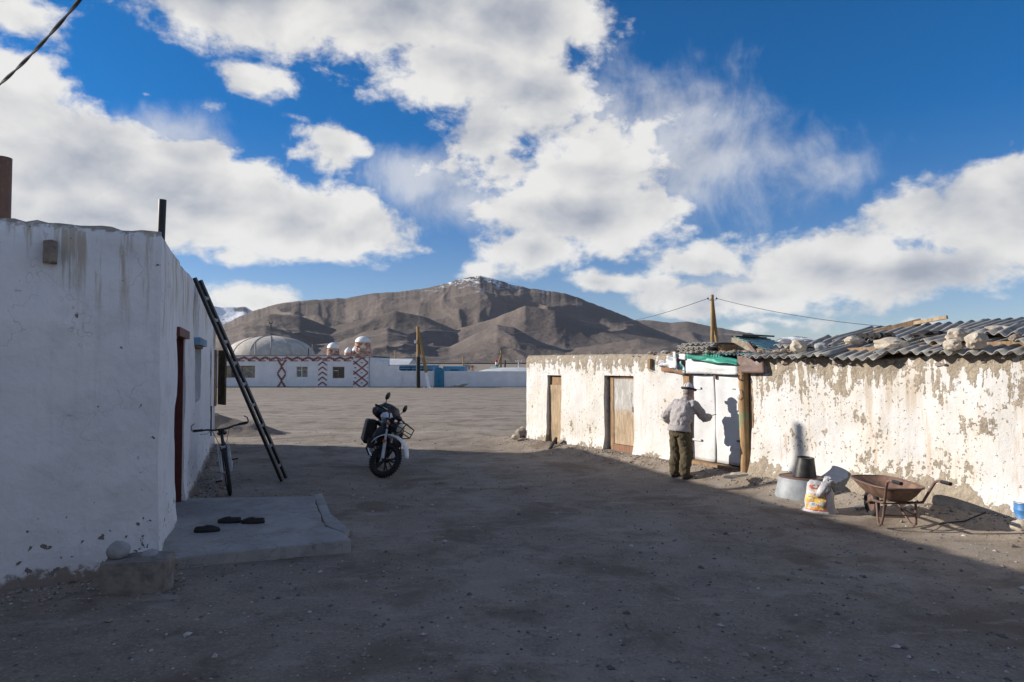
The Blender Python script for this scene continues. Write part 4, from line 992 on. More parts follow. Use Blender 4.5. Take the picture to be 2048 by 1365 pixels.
wsheet('rusty_sheet', [(1477, 747), (1530, 747), (1527, 714), (1474, 712)], [-.10, -.10, -.06, -.08], M_rust, amp=.012)
wsheet('lintel_panel', [(1371, 747), (1476.5, 750), (1476, 729), (1372, 715)], -.03, M_whited, 16, 6, .02, 4)
wsheet('bent_white_sheet', [(1352, 717), (1372, 721), (1372, 709), (1352, 708)], -.05, M_whited, 6, 4, .02, 9)
wsheet('crumpled_plastic', [(1318, 733), (1350, 738), (1352, 712), (1326, 714)], [-.02, -.06, -.05, .02], M_plastic_bag, 16, 12, .10, 6)
wsheet('crumpled_plastic', [(1349, 743), (1372, 748), (1362, 722), (1352, 730)], [-.02, -.03, -.05, -.05], M_teal, 8, 8, .05, 11)
wsheet('splintered_board', [(1348, 737), (1354, 737), (1351, 704), (1346, 704)], -.09, M_whited, 2, 4, .004, 2, .015)
wsheet('rotten_beam', [(1322, 742), (1372, 751), (1372, 742), (1322, 733)], -.03, M_woodred, 8, 3, .03, 3, .05)
# green ribbed sheets over the gate
def corr(length, width, pitch, ampl, thick_=.007, sag=0, seed=0, n_l=6, jag=0):
    """corrugated sheet: x across the waves (width), y along them (length)"""
    nw = max(8, int(width / pitch * 8)); mb = MB()
    for j in range(n_l + 1):
        for i in range(nw + 1):
            x = width * i / nw; y = length * j / n_l
            e = jag * mn.noise(Vector((x * 5, seed, 1))) if j in (0, n_l) else 0
            z = ampl * math.sin(2 * math.pi * x / pitch) + sag * mn.noise(Vector((x * 1.2 + seed, y * 1.2, seed)))
            mb.v.append((x, y + e, z))
    mb.f = [(j * (nw + 1) + i, j * (nw + 1) + i + 1, (j + 1) * (nw + 1) + i + 1, (j + 1) * (nw + 1) + i) for j in range(n_l) for i in range(nw)]; mb.mi = [0] * len(mb.f); return mb
t0_ = WT(1372, 715)[0]; t1_ = WT(1477, 725)[0]
def solid(o, th): q = o.modifiers.new('s', 'SOLIDIFY'); q.thickness = th; q.offset = 0; return o
pts = [(WT(1373, 718, -.12)[0], -.12, WT(1373, 718, -.12)[1]), (WT(1476, 731, -.12)[0], -.12, WT(1476, 731, -.12)[1]), (WT(1476, 719, -.02)[0], -.02, WT(1476, 719, -.02)[1]), (WT(1373, 708, -.02)[0], -.02, WT(1373, 708, -.02)[1])]
solid(sheet(pts, 30, 6, .05, 3).build('green_sheet', M_green, shed, True, 60), .008)
za = WT(1410, 716, .1)[1]; ta = WT(1411, 716, .1)[0]; tb = WT(1462, 716, .1)[0]
gs = corr(.26, tb - ta, .055, .007, seed=4); gs.v = [(ta + x, .10 + .02 * (y / .26), za - .08 + y * (1.0 - .75 * (x / (tb - ta)))) for (x, y, z) in gs.v] if False else [(ta + x, .08 + z, za - .10 + y * (.85 - .55 * x / (tb - ta))) for (x, y, z) in gs.v]
solid(gs.build('green_sheet', M_green, shed, True, 60), .006)
tl = corr(.5, 1.0, .075, .012, seed=2); tl.xf(Matrix.Translation((t1_ - .75, .10, 2.03)) @ Matrix.Rotation(R(3), 4, 'X')); solid(tl.build('teal_sheet', M_teal, shed, True, 60), .005)
# beam end in the first wall
MB().box((WT(1304, 728)[0], -.04, WT(1304, 728)[1]), (.065, .10, .19), Matrix.Rotation(R(3), 3, 'Y')).build('beam_end', M_wood2, shed)
# slate roof, sheet by sheet
rr = random.Random(5); DEP = 2.15
def lay(t, y0, wd, ln, dz, yaw, seed, mtl=M_slate, roll=0, jag=.05):
    s = (ridge(t + wd / 2) - eave(t + wd / 2)) / DEP
    z = eave(t + wd / 2) + s * (y0 + .15) + dz
    cs = corr(ln, wd, .15, .026, seed=seed, sag=.03, jag=jag)
    M_ = Matrix.Translation((t, y0, z)) @ Matrix.Rotation(math.atan(s), 4, 'X') @ Matrix.Rotation(roll, 4, 'Y') @ Matrix.Rotation(yaw, 4, 'Z')
    return solid(cs.xf(M_).build('slate_sheet', mtl, shed, True, 60), .010)
t = tend - .08; i = 0
while t < RE - .2:
    wd = rr.choice((.55, .8, 1.05, 1.1)); lay(t, -.16 - rr.uniform(0, .08), wd, rr.uniform(1.15, 1.35), .06 + .035 * (i % 2), R(rr.uniform(-5, 5)), i + 3, roll=R(rr.uniform(-2, 2))); t += wd * .86; i += 1
t = tend + .7
while t < RE - .2:
    wd = rr.choice((.8, 1.05, 1.1)); lay(t, .82 + rr.uniform(-.12, .1), wd, rr.uniform(1.25, 1.5), .12 + .03 * (i % 2), R(rr.uniform(-5, 5)), i + 3, roll=R(rr.uniform(-2, 2))); t += wd * .88; i += 1
for (tt, yy, wd, ln, yw) in ((7.0, .35, .45, .9, 14), (8.7, .25, .5, 1.0, -12), (9.6, .15, .6, 1.2, 9), (6.3, .5, .4, .8, -9), (10.2, -.3, .9, 1.2, -7)): lay(tt, yy, wd, ln, .17, R(yw), i, roll=R(3)); i += 1
def roofz(t, y): return eave(t) + (ridge(t) - eave(t)) * (y + .15) / DEP
MB().bar((tend, .36, eave(tend) + .06), (RE, .36, eave(RE) + .08), .2, .16).build('wall_plate', M_wood2, shed)
MB().bar((7.6, DEP + .05, ridge(7.6) + .02), (RE, DEP + .1, ridge(RE) + .04), .18, .16, jit=.01).build('ridge_beam', M_wood, shed)
MB().bar((tend + .4, 1.3, roofz(tend + .4, 1.3) + .07), (7.9, 2.0, roofz(7.9, 2.0) + .20), .10, .09).build('roof_plank', M_wood2, shed)
MB().bar((6.6, 1.9, roofz(6.6, 1.9) + .16), (8.3, 1.95, roofz(8.3, 1.95) + .24), .07, .05).build('roof_plank', M_wood, shed)
ru = MB(); rq = random.Random(9)                                                   # clods and stones on the flat roof and along the sheet edge
for k in range(420):
    tt = rq.uniform(3.4, tend + .9); yy = rq.uniform(-.02, 1.6); r_ = .015 + .04 * rq.random() ** 2
    ru.ball((tt, yy, 2.0 + r_ * .6 + (.05 if tt > 3.9 else .0)), r_, 1, (1.2, 1, .7), .3, 2, k)
for k in range(90):
    tt = rq.uniform(tend, RE); r_ = .02 + .05 * rq.random() ** 2; ru.ball((tt, .0 + rq.uniform(-.04, .06), eave(tt) - .02 + rq.uniform(-.06, .02)), r_, 1, (1.3, .8, .8), .3, 2, k)
tag(ru.build('roof_rubble', M_stoned, shed, True, 30), kind='stuff')

# stones that weigh the roof down
def roofstone(label, x, y, dims, seed, mtl=M_stone, depth=.5, rz=0, blk=False):
    best = None
    for q in range(220):                                                         # where the line of sight meets the sheets
        dd = -.2 + 2.3 * q / 219; t_, z_ = WT(x, y, dd); e = abs(z_ - roofz(t_, dd) - .10)
        if best is None or e < best[0]: best = (e, t_, dd)
    _, t_, dd = best; p = WW(t_, dd, roofz(t_, dd) + .09)
    if blk: return blockstone('roof_stone', label, p, dims, seed, mtl, rz, 'stone', .10)
    return rock('roof_stone', label, p, dims, seed, mtl, rz, .30, 3, cat='stone')
roofstone('tall pale stone at the gate end of the slate roof', 1597, 706, (.24, .22, .22), 2, depth=.35)
roofstone('smooth grey cobble next to the tall pale stone on the roof', 1642, 703, (.22, .18, .13), 6, M_stoneg, .4)
roofstone('pale oval stone beside the black rubber strips on the roof', 1709, 692, (.30, .2, .16), 9, depth=.75, rz=.3)
roofstone('long flat pale stone low on the middle of the slate roof', 1783, 700, (.42, .26, .19), 12, depth=.35, rz=-.6)
roofstone('pale stone perched high behind the two jagged lumps', 1996, 668, (.30, .19, .13), 15, depth=1.1, rz=-.5)
roofstone('jagged upper lump of a leaning pair of pale stones', 1915, 685, (.30, .26, .20), 17, depth=.55, rz=.7)
roofstone('rounded lower stone propping a jagged lump at the eave', 1905, 702, (.20, .18, .15), 19, depth=.25)
roofstone('squarish mud lump right of the leaning pair on the roof', 1954, 697, (.27, .23, .22), 23, depth=.30, rz=.5)
roofstone('small brown cobble at the right edge of the slate roof', 2032, 683, (.15, .13, .10), 26, M_stoned, .35)
roofstone('tiny white pebble far up the gate end of the roof', 1617, 694, (.09, .09, .08), 29, M_stoneg, 1.1)
rb = MB(); rq = random.Random(2)
t_ = WT(1748, 684, .8)[0]; z_ = roofz(t_, .8) + .14
for k in range(7):
    a = Vector((t_ - .22 + .075 * k, .8 + rq.uniform(-.05, .05), z_ - .02)); pts_ = [a + Vector((math.cos(q * 1.1) * .05, rq.uniform(-.03, .03), math.sin(q * 1.1) * .05 + .04)) for q in range(6)]
    rb.tube(pts_, .018, 6, True, 0, 2.2)
o = rb.build('rubber_strips', M_rag, None, True); o.matrix_world = shed.matrix_basis.copy(); tag(o, 'curled black rubber strips lying on the slate roof', 'rubber')
o.location = W0; o.rotation_euler = (0, 0, WROT)
t_ = WT(1855, 680, .7)[0]; z_ = roofz(t_, .7) + .18; rb = MB(); rb.ball((t_, .7, z_), 1, 3, (.22, .12, .06), .5, 2.2, 8)
o = rb.build('black_rag', M_rag, None, True); o.location = W0; o.rotation_euler = (0, 0, WROT); tag(o, 'dark rag draped over the middle of the slate roof', 'rag')
# stack of old sheets, roof hut and brush on the flat roof
def on_shed(name, label, cat):
    return thing(name, label, cat, W0, WROT)
o = on_shed('sheet_stack', 'pile of old corrugated sheets on the flat shed roof below the forked pole', 'sheet pile')
sa = WT(1390, 700, 1.6)[0]; sb_ = WT(1462, 700, 1.6)[0]; zb0 = 2.0
for k in range(7):
    c_ = corr(1.1, (sb_ - sa) * random.uniform(.8, 1.0), .13, .022, seed=k, sag=.03); c_.xf(Matrix.Translation((sa + random.uniform(-.04, .1), 1.1, zb0 + .03 + .036 * k)) @ Matrix.Rotation(R(random.uniform(-3, 3)), 4, 'Z')); solid(c_.build('sheet', M_slate, o, True, 60), .012)
MB().box((sb_ + .02, 1.5, zb0 + .14), (.10, .5, .2)).build('timber', M_wood2, o)
o = on_shed('roof_hatch', 'small adobe hatch with a lean-to sheet on the flat shed roof', 'roof hatch')
ha, hb_ = WT(1470, 700, 1.8)[0], WT(1541, 700, 1.8)[0]; hz0 = 1.98; hz1 = WT(1473, 672, 1.8)[1]; hz2 = WT(1510, 690, 1.8)[1]
k = MB(); k.add([(ha, 1.7, hz0), (ha + (hb_ - ha) * .62, 1.7, hz0), (ha + (hb_ - ha) * .62, 1.7, hz2), (ha, 1.7, hz1), (ha, 2.5, hz0), (ha + (hb_ - ha) * .62, 2.5, hz0), (ha + (hb_ - ha) * .62, 2.5, hz2), (ha, 2.5, hz1)], [(0, 1, 2, 3), (5, 4, 7, 6), (3, 2, 6, 7), (4, 0, 3, 7), (1, 5, 6, 2)]); k.build('adobe_body', M_shed2, o)
k = corr(1.0, (hb_ - ha) * 1.0, .09, .012, seed=3); k.xf(Matrix.Translation((ha + .12, 1.6, hz1 - .02)) @ Matrix.Rotation(math.atan((hz1 - hz2) / ((hb_ - ha) * .62)), 4, 'Y')); solid(k.build('lean_to_sheet', M_teal, o, True, 60), .008)
MB().box((ha + .12, 2.1, hz1 + .015), (.42, 1.0, .03), Matrix.Rotation(R(5), 3, 'Y')).build('cap_board', M_black, o)
MB().bar((ha + (hb_ - ha) * .62, 1.55, hz2 + .03), (ha + (hb_ - ha) * .95, 1.5, hz0 + .03), .05, .07).build('prop_plank', M_rust, o)
MB().box((ha + (hb_ - ha) * .82, 2.1, hz0 + .09), ((hb_ - ha) * .36, .7, .18), None, 0, .01).build('side_box', M_wood2, o)
o = on_shed('dry_brush', 'heap of bare dry twigs on the far end of the flat shed roof', 'brushwood')
k = MB(); rq = random.Random(4)
for j in range(90):
    tt = WT(rq.uniform(1110, 1240), 705, 2.2)[0]; yy = rq.uniform(1.6, 2.8); p = Vector((tt, yy, 2.0)); pts_ = [p]; d = Vector((rq.uniform(-1, 1), rq.uniform(-.5, .5), rq.uniform(.25, .8)))
    for q in range(4): d += Vector((rq.uniform(-.5, .5), rq.uniform(-.5, .5), rq.uniform(-.45, .2))); pts_.append(pts_[-1] + d.normalized() * rq.uniform(.05, .10))
    k.tube(pts_, [.006, .005, .004, .003, .002], 4, False)
tag(k.build('twigs', M_twig, o), kind='stuff')
for (lab, xx) in (('grey sack lump on the roof left of the torn plastic', 1331), ('dark sack lump behind the torn plastic on the roof', 1352)):
    t_, z_ = WT(xx, 704, .9); rock('roof_stone', lab, WW(t_, .9, 2.0), (.24, .2, .14), xx % 17, M_stoneg if xx < 1340 else M_twig, .3, .25, 3, cat='lump')

# ------------------------------------------------------------------ things in front of the shed
p = GP(1104, 899, g(*GP(1104, 899, .05).xy)); 
o = thing('angle_iron', 'bent black iron bar standing as an inverted V by the narrow door', 'iron bar', p)
top_ = PX(1113, 876, p.y + .1) - p; MB().bar((-.06, -.06, 0), top_, .045, .045).build('bar', M_black, o); MB().bar(top_ + Vector((0, .01, 0)), (.10, .22, .04), .04, .04).build('bar', M_black, o)
p = GP(1272, 926, .04); o = MB().tube([(-.12, 0, .015), (.02, .01, .02), (.13, -.02, .015)], [.016, .014, .018], 8).build('stick', M_wood, None, True); o.location = p; tag(o, 'short pale stick on the ground near the half-painted door', 'stick')
for (lab, x, y, dm, sd_, mt) in (('largest stone heaped at the far shed corner', 1043, 878, (.30, .26, .28), 3, M_stoned), ('upper stone of the heap at the far shed corner', 1046, 863, (.2, .2, .16), 5, M_stone),
                                 ('outermost small stone beside the far shed corner', 1031, 880, (.2, .16, .13), 7, M_stone), ('pale lump of fallen plaster at the foot of the gate post', 1478, 954, (.34, .20, .07), 11, M_stone), ('flat fallen plaster flake left of the gate post foot', 1462, 957, (.26, .16, .05), 13, M_stone),
                                 ('pale boulder under the blue drum at the right edge', 2047, 1062, (.24, .22, .125), 15, M_stone), ('small pale stone left of the boulder under the blue drum', 2031, 1060, (.11, .10, .10), 17, M_stone),
                                 ('flat bit of white board on the ground behind the barrow wheel', 1722, 1014, (.22, .08, .02), 19, M_whited)):
    p = GP(x, y, .0); p = GP(x, y, g(p.x, p.y)); dz = .12 if 'upper' in lab else 0
    if dz: p = PX(x, y + 4, GP(1043, 878, .05).y + .05)
    rock('rock' if 'board' not in lab else 'board_scrap', lab, p, dm, sd_, mt, .5, .22, cat='stone' if 'board' not in lab else 'board')
# galvanised tub upside down
p = GP(1603, 1003, .0); p = GP(1603, 1003, g(p.x, p.y)) + Vector((.10, .22, 0))
tb_z = 1.9 - (962 - 725) * (p.y) / F
o = thing('wash_tub', 'galvanised wash tub turned upside down against the shed wall', 'tub', p, R(-40))
TH = .30
k = MB(); k.loft([((0, 0, 0), .375, .30), ((0, 0, .02), .375, .30), ((0, 0, TH * .5), .345, .27), ((0, 0, TH - .02), .318, .245), ((0, 0, TH), .312, .24)], 36, True); k.build('tub_body', M_zinc, o, True, 50)
k = MB(); k.tube([(math.cos(a * math.pi / 18) * .378, math.sin(a * math.pi / 18) * .303, .012) for a in range(36)], .011, 8, False, closed=True); k.build('rim', M_zinc, o, True)
k = MB(); k.tube([(math.cos(a * math.pi / 18) * .308, math.sin(a * math.pi / 18) * .236, TH + .002) for a in range(36)], .012, 8, False, closed=True); k.build('base_ring', M_rust, o, True)
k = MB(); k.loft([((0, 0, TH + .001), .302, .23), ((0, 0, TH + .006), .302, .23)], 36); k.build('rusty_base', M_rust, o)
bz = p + Vector((.04, -.01, TH + .016))
o = thing('bucket', 'blackened pail upside down on the galvanised tub', 'bucket', bz, 0); o.rotation_euler = (R(4), R(2), 0)
k = MB(); k.lathe([(.158, 0), (.155, .02), (.135, .14), (.115, .26), (.105, .262), (.104, .25)], 30); k.build('pail_body', mat('sooty_enamel', (.035, .033, .032), .42, .2, var=.5, vs=9), o, True, 50)
k = MB(); k.tube([(math.cos(a * math.pi / 15) * .158, math.sin(a * math.pi / 15) * .158, .006) for a in range(30)], .008, 8, False, closed=True); k.build('rim', M_black, o, True)
k = MB(); k.tube([(math.cos(a * math.pi / 15) * .112, math.sin(a * math.pi / 15) * .112, .262) for a in range(30)], .007, 8, False, closed=True); k.build('foot_ring', M_black, o, True)

# flour sack
p = GP(1642, 1027, 0); p = GP(1642, 1027, g(p.x, p.y)) + Vector((.03, .10, 0))
sang = math.atan2(-p.y, -p.x) + math.pi / 2 + R(-8)
sk = thing('flour_sack', 'half-full printed flour sack with its neck tied and flopped over', 'sack', p, sang)
k = MB(); rings = [((-.01, 0, .0), .235, .15), ((-.01, 0, .018), .215, .145), ((-.0, 0, .06), .182, .14), ((0, 0, .15), .176, .145), ((.0, 0, .24), .166, .125), ((-.01, 0, .31), .15, .095), ((-.02, .0, .365), .125, .055), ((-.03, 0, .40), .09, .022)]
k.loft(rings, 40, True, 0, 2.6)
k.v = [(x + .022 * mn.noise(Vector((x * 9, y * 9, z * 9))), y + .024 * mn.noise(Vector((x * 8 + 5, y * 8, z * 8))), z + (.035 * mn.noise(Vector((x * 12, y * 3, 7))) if z > .33 else 0)) for x, y, z in k.v]
body = k.build('sack_body', M_sack, sk, True, 180)
def sack_face(u0, u1, z0, z1, off, mtl, name, parent, n=12):
    """patch following the sack's front (-y) face"""
    mb = MB()
    def prof(z):
        for (A, B) in zip(rings, rings[1:]):
            if z <= B[0][2]: f = (z - A[0][2]) / (B[0][2] - A[0][2] + 1e-9); return A[1] + (B[1] - A[1]) * f, A[2] + (B[2] - A[2]) * f
        return rings[-1][1:3]
    for j in range(n + 1):
        z = z0 + (z1 - z0) * j / n; rx, ry = prof(z)
        for i in range(n + 1):
            x = (u0 + (u1 - u0) * i / n) * rx; yy = -ry * max(0, 1 - abs(x / rx) ** 2.6) ** (1 / 2.6)
            q = Vector((x, yy, z))
            q = Vector((q.x + .022 * mn.noise(q * 9), q.y + .024 * mn.noise(Vector((q.x * 8 + 5, q.y * 8, q.z * 8))), q.z))
            mb.v.append((q.x, q.y - off, q.z))
    mb.f = [(j * (n + 1) + i, j * (n + 1) + i + 1, (j + 1) * (n + 1) + i + 1, (j + 1) * (n + 1) + i) for j in range(n) for i in range(n)]; mb.mi = [0] * len(mb.f)
    return mb.build(name, mtl, parent, True, 180)
sack_face(-.88, .52, .045, .30, .003, M_print, 'print', body)
sack_face(-.95, .30, .295, .355, .003, mat('sack_emblem', (.42, .12, .08), .6, var=.6, vs=24), 'print', body)
sack_face(.08, .50, .09, .16, .006, M_greyink, 'print', body)
sack_face(.515, .55, .045, .30, .006, M_redink, 'print', body)
sack_face(-.88, .52, .038, .046, .006, M_redink, 'print', body)
sack_face(-.82, .10, .232, .272, .006, M_whited, 'print', body)
def text(s, u, z, size, mtl):
    cu = bpy.data.curves.new('lettering', 'FONT'); cu.body = s; cu.size = size; cu.extrude = .0005; cu.materials.append(mtl)
    tmp = bpy.data.objects.new('lettering_curve', cu); col.objects.link(tmp); me = bpy.data.meshes.new_from_object(tmp.evaluated_get(bpy.context.evaluated_depsgraph_get())); bpy.data.objects.remove(tmp); me.materials.clear(); me.materials.append(mtl)
    o = bpy.data.objects.new('lettering', me); col.objects.link(o); o.parent = body; o.location = (u, -.172 if z < .2 else -.162 + (z - .2) * .12, z); o.rotation_euler = (R(90), 0, R(0)); return o
text('Пшеничная', -.115, .242, .034, M_redink); text('высший сорт', -.115, .205, .026, M_blueink); text('50 кг', -.075, .105, .040, M_blueink)
k = MB(); k.loft([((.06, 0, .345), .07, .055), ((.08, -.02, .385), .055, .05), ((.10, -.06, .40), .05, .045), ((.07, -.12, .36), .05, .035), ((.04, -.15, .29), .055, .03), ((.02, -.158, .22), .04, .02)], 18); k.v = [(x + .018 * mn.noise(Vector((x * 14, y * 14, z * 14))), y + .012 * mn.noise(Vector((x * 16 + 3, y * 14, z * 14))), z + .015 * mn.noise(Vector((x * 12, y * 15, z * 9)))) for x, y, z in k.v]; k.build('tied_neck', M_sack, sk, True, 180)
k = MB(); k.ball((.10, .02, .41), 1, 3, (.06, .045, .05), .35, 2.5, 3); k.build('knot', M_sack, sk, True)
k = MB(); k.tube([(.06, -.06, .40), (.12, -.09, .36), (.15, -.10, .31), (.12, -.145, .27), (.10, -.15, .26)], .005, 6); k.build('string', M_black, sk, True)

# wheelbarrow
wc = GP(1744, 1034, .0); wc = GP(1744, 1034, g(wc.x, wc.y)); wc.z = g(wc.x, wc.y)
wb = thing('wheelbarrow', 'rusty brown single-wheel barrow with black grips by the shed wall', 'wheelbarrow', wc, R(-92))
wb.scale = (.94, .94, .94)
# local x: from wheel towards the handles, y: left
k = wheel_mesh(.145, .035, 36); k.xf(Matrix.Translation((0, 0, .18))); wv = k.build('wheel', M_rubber, wb, True)
k = MB(); k.lathe([(.05, -.03), (.125, -.012), (.128, 0), (.125, .012), (.05, .03)], 24); k.xf(Matrix.Translation((0, 0, .18)) @ Matrix.Rotation(R(90), 4, 'X')); k.build('rim', M_barrow, wv, True)
k = MB(); prof = [(.46, .29, .335, .17), (.46, .30, .34, .19), (.45, .355, .415, .235), (.44, .44, .49, .295), (.44, .455, .505, .305)]
tr = MB(); rg2 = []
for (cx_, z_, rx_, ry_) in prof: rg2.append(((cx_ - .04 + (z_ - .33) * -.15, 0, z_ + .06), rx_, ry_))
tr.loft(rg2, 40, False, 0, 3.4); nbt = 40
tr.f.append(tuple(reversed(range(40)))); tr.mi.append(0)
o = tr.build('tray', M_barrowp, wb, True, 50); solid(o, .006)
k = MB(); c0_, rx_, ry_ = rg2[-1]; k.tube([(c0_[0] + (rx_ + .006) * abs(math.cos(a)) ** (2 / 3.4) * (1 if math.cos(a) >= 0 else -1), (ry_ + .006) * abs(math.sin(a)) ** (2 / 3.4) * (1 if math.sin(a) >= 0 else -1), c0_[2]) for a in [2 * math.pi * q / 48 for q in range(48)]], .012, 8, False, closed=True); k.build('tray_rim', M_barrow, o, True)
for s in (-1, 1):
    k = MB(); k.tube([(0, .055 * s, .18), (.2, .10 * s, .25), (.62, .17 * s, .30), (.80, .23 * s, .34), (.93, .27 * s, .55), (.98, .28 * s, .62), (1.05, .28 * s, .645), (1.28, .28 * s, .65)], .017, 10); k.build('handle', M_barrow, wb, True)
    k = MB(); k.tube([(1.12, .28 * s, .648), (1.29, .28 * s, .652)], .023, 12); k.build('grip', M_plast, wb, True)
    k = MB(); k.tube([(.40, .13 * s, .27), (.50, .17 * s, .12), (.58, .20 * s, .03), (.63, .21 * s, .02), (.68, .21 * s, .05), (.70, .20 * s, .14), (.72, .19 * s, .30)], .015, 10); k.build('leg', M_barrow, wb, True)
k = MB(); k.tube([(.70, -.2, .16), (.70, .2, .16)], .010, 8); k.tube([(.62, -.18, .29), (.62, .18, .29)], .010, 8); k.tube([(0, -.06, .18), (0, .06, .18)], .014, 10); k.build('cross_brace', M_barrow, wb, True)
k = MB(); k.tube([(.70, -.2, .16), (.45, -.02, .26)], .006, 6); k.tube([(.70, .2, .16), (.45, .02, .26)], .006, 6); k.build('stay', M_black, wb, True)
# blue drum at the frame edge
p = PX(2048, 1041, GP(2046, 1058, 0).y + .04); o = thing('blue_drum', 'scuffed blue drum cut off by the right edge of the view', 'drum', Vector((p.x + .02, p.y, p.z)))
k = MB(); k.lathe([(.115, 0), (.118, .02), (.112, .03), (.115, .11), (.118, .12), (.112, .13), (.112, .19), (.10, .20)], 24); k.build('drum_body', M_bluebin, o, True, 40)
k = MB(); k.tube([(math.cos(a * math.pi / 12) * .11, math.sin(a * math.pi / 12) * .11, .2) for a in range(24)], .008, 6, False, closed=True); k.build('rim', M_steel, o, True)
hp = [GP(x, y, 0) for (x, y) in ((1880, 1046), (1930, 1049), (1975, 1046), (2020, 1037), (2060, 1034))]; k = MB(); k.tube([Vector((q.x, q.y, gn(q.x, q.y) + .012)) for q in hp], .008, 6); tag(k.build('trace', M_wire, None, True), 'thin dark line on the ground running to the blue drum', 'trace')  # thin dark tube following the ground

# ------------------------------------------------------------------ person
mf = GP(1362, 958, -.03); mf.z = gn(mf.x, mf.y)
face = (WN * .92 + WU * -.10).normalized(); hdg = math.atan2(face.y, face.x) - R(8)
man = thing('person', 'person in grey jacket, olive trousers and white felt hat unlocking the white gate', 'person', mf, hdg)
Mi = (Matrix.Translation(mf) @ Matrix.Rotation(hdg, 4, 'Z')).inverted()
hand_w = ONPL(1424, 831, W0 - WN * .10, WN); HR = Mi @ hand_w
SH = .0
hip = Vector((-.02, 0, .80)); chest = Vector((.09, 0, 1.14)); nb = Vector((.145, 0, 1.285)); head = Vector((.205, 0, 1.395))
shR = Vector((.12, -.185, 1.20)); shL = Vector((.10, .19, 1.20)); elL = Vector((-.06, .31, .98)); haL = Vector((.12, .24, .84))
mid = (shR + HR) / 2; elR = mid + Vector((-.02, -.06, -.13))
b = MB()
b.caps([hip, Vector((.03, 0, .98)), chest, nb], [.12, .115, .12, .06]); b.caps([shR, shL], [.06, .06])
b.caps([nb, nb.lerp(head, .6)], [.056, .052])
b.ball(head + Vector((0, 0, .02)), 1, 3, (.092, .075, .11)); b.ball(head + Vector((.035, 0, -.045)), 1, 3, (.062, .056, .06))
b.caps([head + Vector((.088, 0, .02)), head + Vector((.108, 0, -.018))], [.010, .015], 8)
b.caps([head + Vector((.085, -.018, -.055)), head + Vector((.085, .018, -.055))], [.009, .009], 8)
b.ball(head + Vector((.072, 0, -.092)), 1, 2, (.022, .025, .018))
for s in (-1, 1):
    b.ball(head + Vector((-.005, .078 * s, -.005)), 1, 2, (.022, .012, .034)); b.ball(head + Vector((.075, .03 * s, .025)), .012, 2)
    b.caps([hip + Vector((0, .085 * s, 0)), Vector((.03, .105 * s, .43)), Vector((-.02, .115 * s, .07))], [.085, .06, .04])
    b.caps([Vector((-.03, .115 * s, .045)), Vector((.12, .13 * s, .03))], [.038, .03])
def hand(mb, wrist, dirv_, palmn, curl):
    d = dirv_.normalized(); nrm = (palmn - d * palmn.dot(d)).normalized(); sd_ = d.cross(nrm)
    mb.caps([wrist, wrist + d * .03, wrist + d * .075], [.027, .032, .030], 12, .6)
    for i, (ln, off) in enumerate(((.068, -.027), (.078, -.009), (.073, .009), (.058, .026))):
        b0 = wrist + d * .085 + sd_ * off; q1 = b0 + (d * math.cos(curl) + nrm * math.sin(curl)) * ln * .45; q2 = q1 + (d * math.cos(curl * 2.2) + nrm * math.sin(curl * 2.2)) * ln * .35; q3 = q2 + (d * math.cos(curl * 3) + nrm * math.sin(curl * 3)) * ln * .25
        mb.caps([b0 - d * .01, q1, q2, q3], [.0095, .009, .0085, .0075], 8)
    t0 = wrist + d * .025 - sd_ * .028; mb.caps([t0, t0 + d * .028 - sd_ * .018 + nrm * .012, t0 + d * .058 - sd_ * .010 + nrm * .025], [.012, .0105, .009], 8)
dR = (HR - elR).normalized(); wrR = HR - dR * .13
b.caps([shR, elR, wrR], [.05, .04, .027]); hand(b, wrR, dR, Vector((0, .9, -.4)), R(28))
dL = (haL - elL).normalized(); wrL = haL - dL * .10
b.caps([shL, elL, wrL], [.05, .04, .027]); hand(b, wrL, dL, Vector((.3, -.8, -.3)), R(30))
remesh(b.build('body', M_skin, man, True), .0065, 2)
j = MB()
j.loft([((-.035, 0, .775), .165, .200, .10), ((-.03, 0, .82), .160, .196, .10), ((-.02, 0, .875), .142, .172, .10), ((-.01, 0, .905), .142, .172, .10), ((.015, 0, .96), .155, .190, .15), ((.05, 0, 1.05), .158, .200, .25), ((.085, 0, 1.15), .150, .205, .35), ((.105, 0, 1.22), .128, .185, .4), ((.125, 0, 1.265), .09, .11, .4), ((.14, 0, 1.30), .066, .070, .4), ((.148, 0, 1.32), .060, .064, .4)], 28, True, 0, 2.3)
cuffR = wrR + dR * .03; cuffL = wrL + dL * .0
j.caps([shR, shR.lerp(elR, .5), elR, elR.lerp(cuffR, .5), cuffR], [.088, .078, .072, .062, .050]); j.caps([shL, shL.lerp(elL, .5), elL, elL.lerp(cuffL, .5), cuffL], [.088, .080, .078, .066, .052])
j.caps([shR + Vector((0, .02, .0)), shL + Vector((0, -.02, .0))], [.085, .085])
remesh(j.build('jacket', M_jacket, man, True), .009, 2, .042, .075)
k = MB(); k.loft([((-.035, 0, .772), .172, .207, .10), ((-.032, 0, .795), .171, .206, .10), ((-.025, 0, .868), .152, .183, .10)], 28, False); k.v = [(x + .008 * mn.noise(Vector((x * 20, y * 20, z * 6))), y + .008 * mn.noise(Vector((x * 20 + 4, y * 20, z * 6))), z) for x, y, z in k.v]; solid(k.build('jacket_hem', M_jacket, man, True), .006)
k = MB(); k.loft([((.14, 0, 1.295), .074, .076, .4), ((.155, 0, 1.335), .068, .070, .4)], 20, False); solid(k.build('collar', M_jacket, man, True), .008)
tq = MB(); tq.loft([((-.03, 0, .70), .135, .165), ((-.03, 0, .80), .145, .175), ((-.03, 0, .88), .13, .16)], 24)
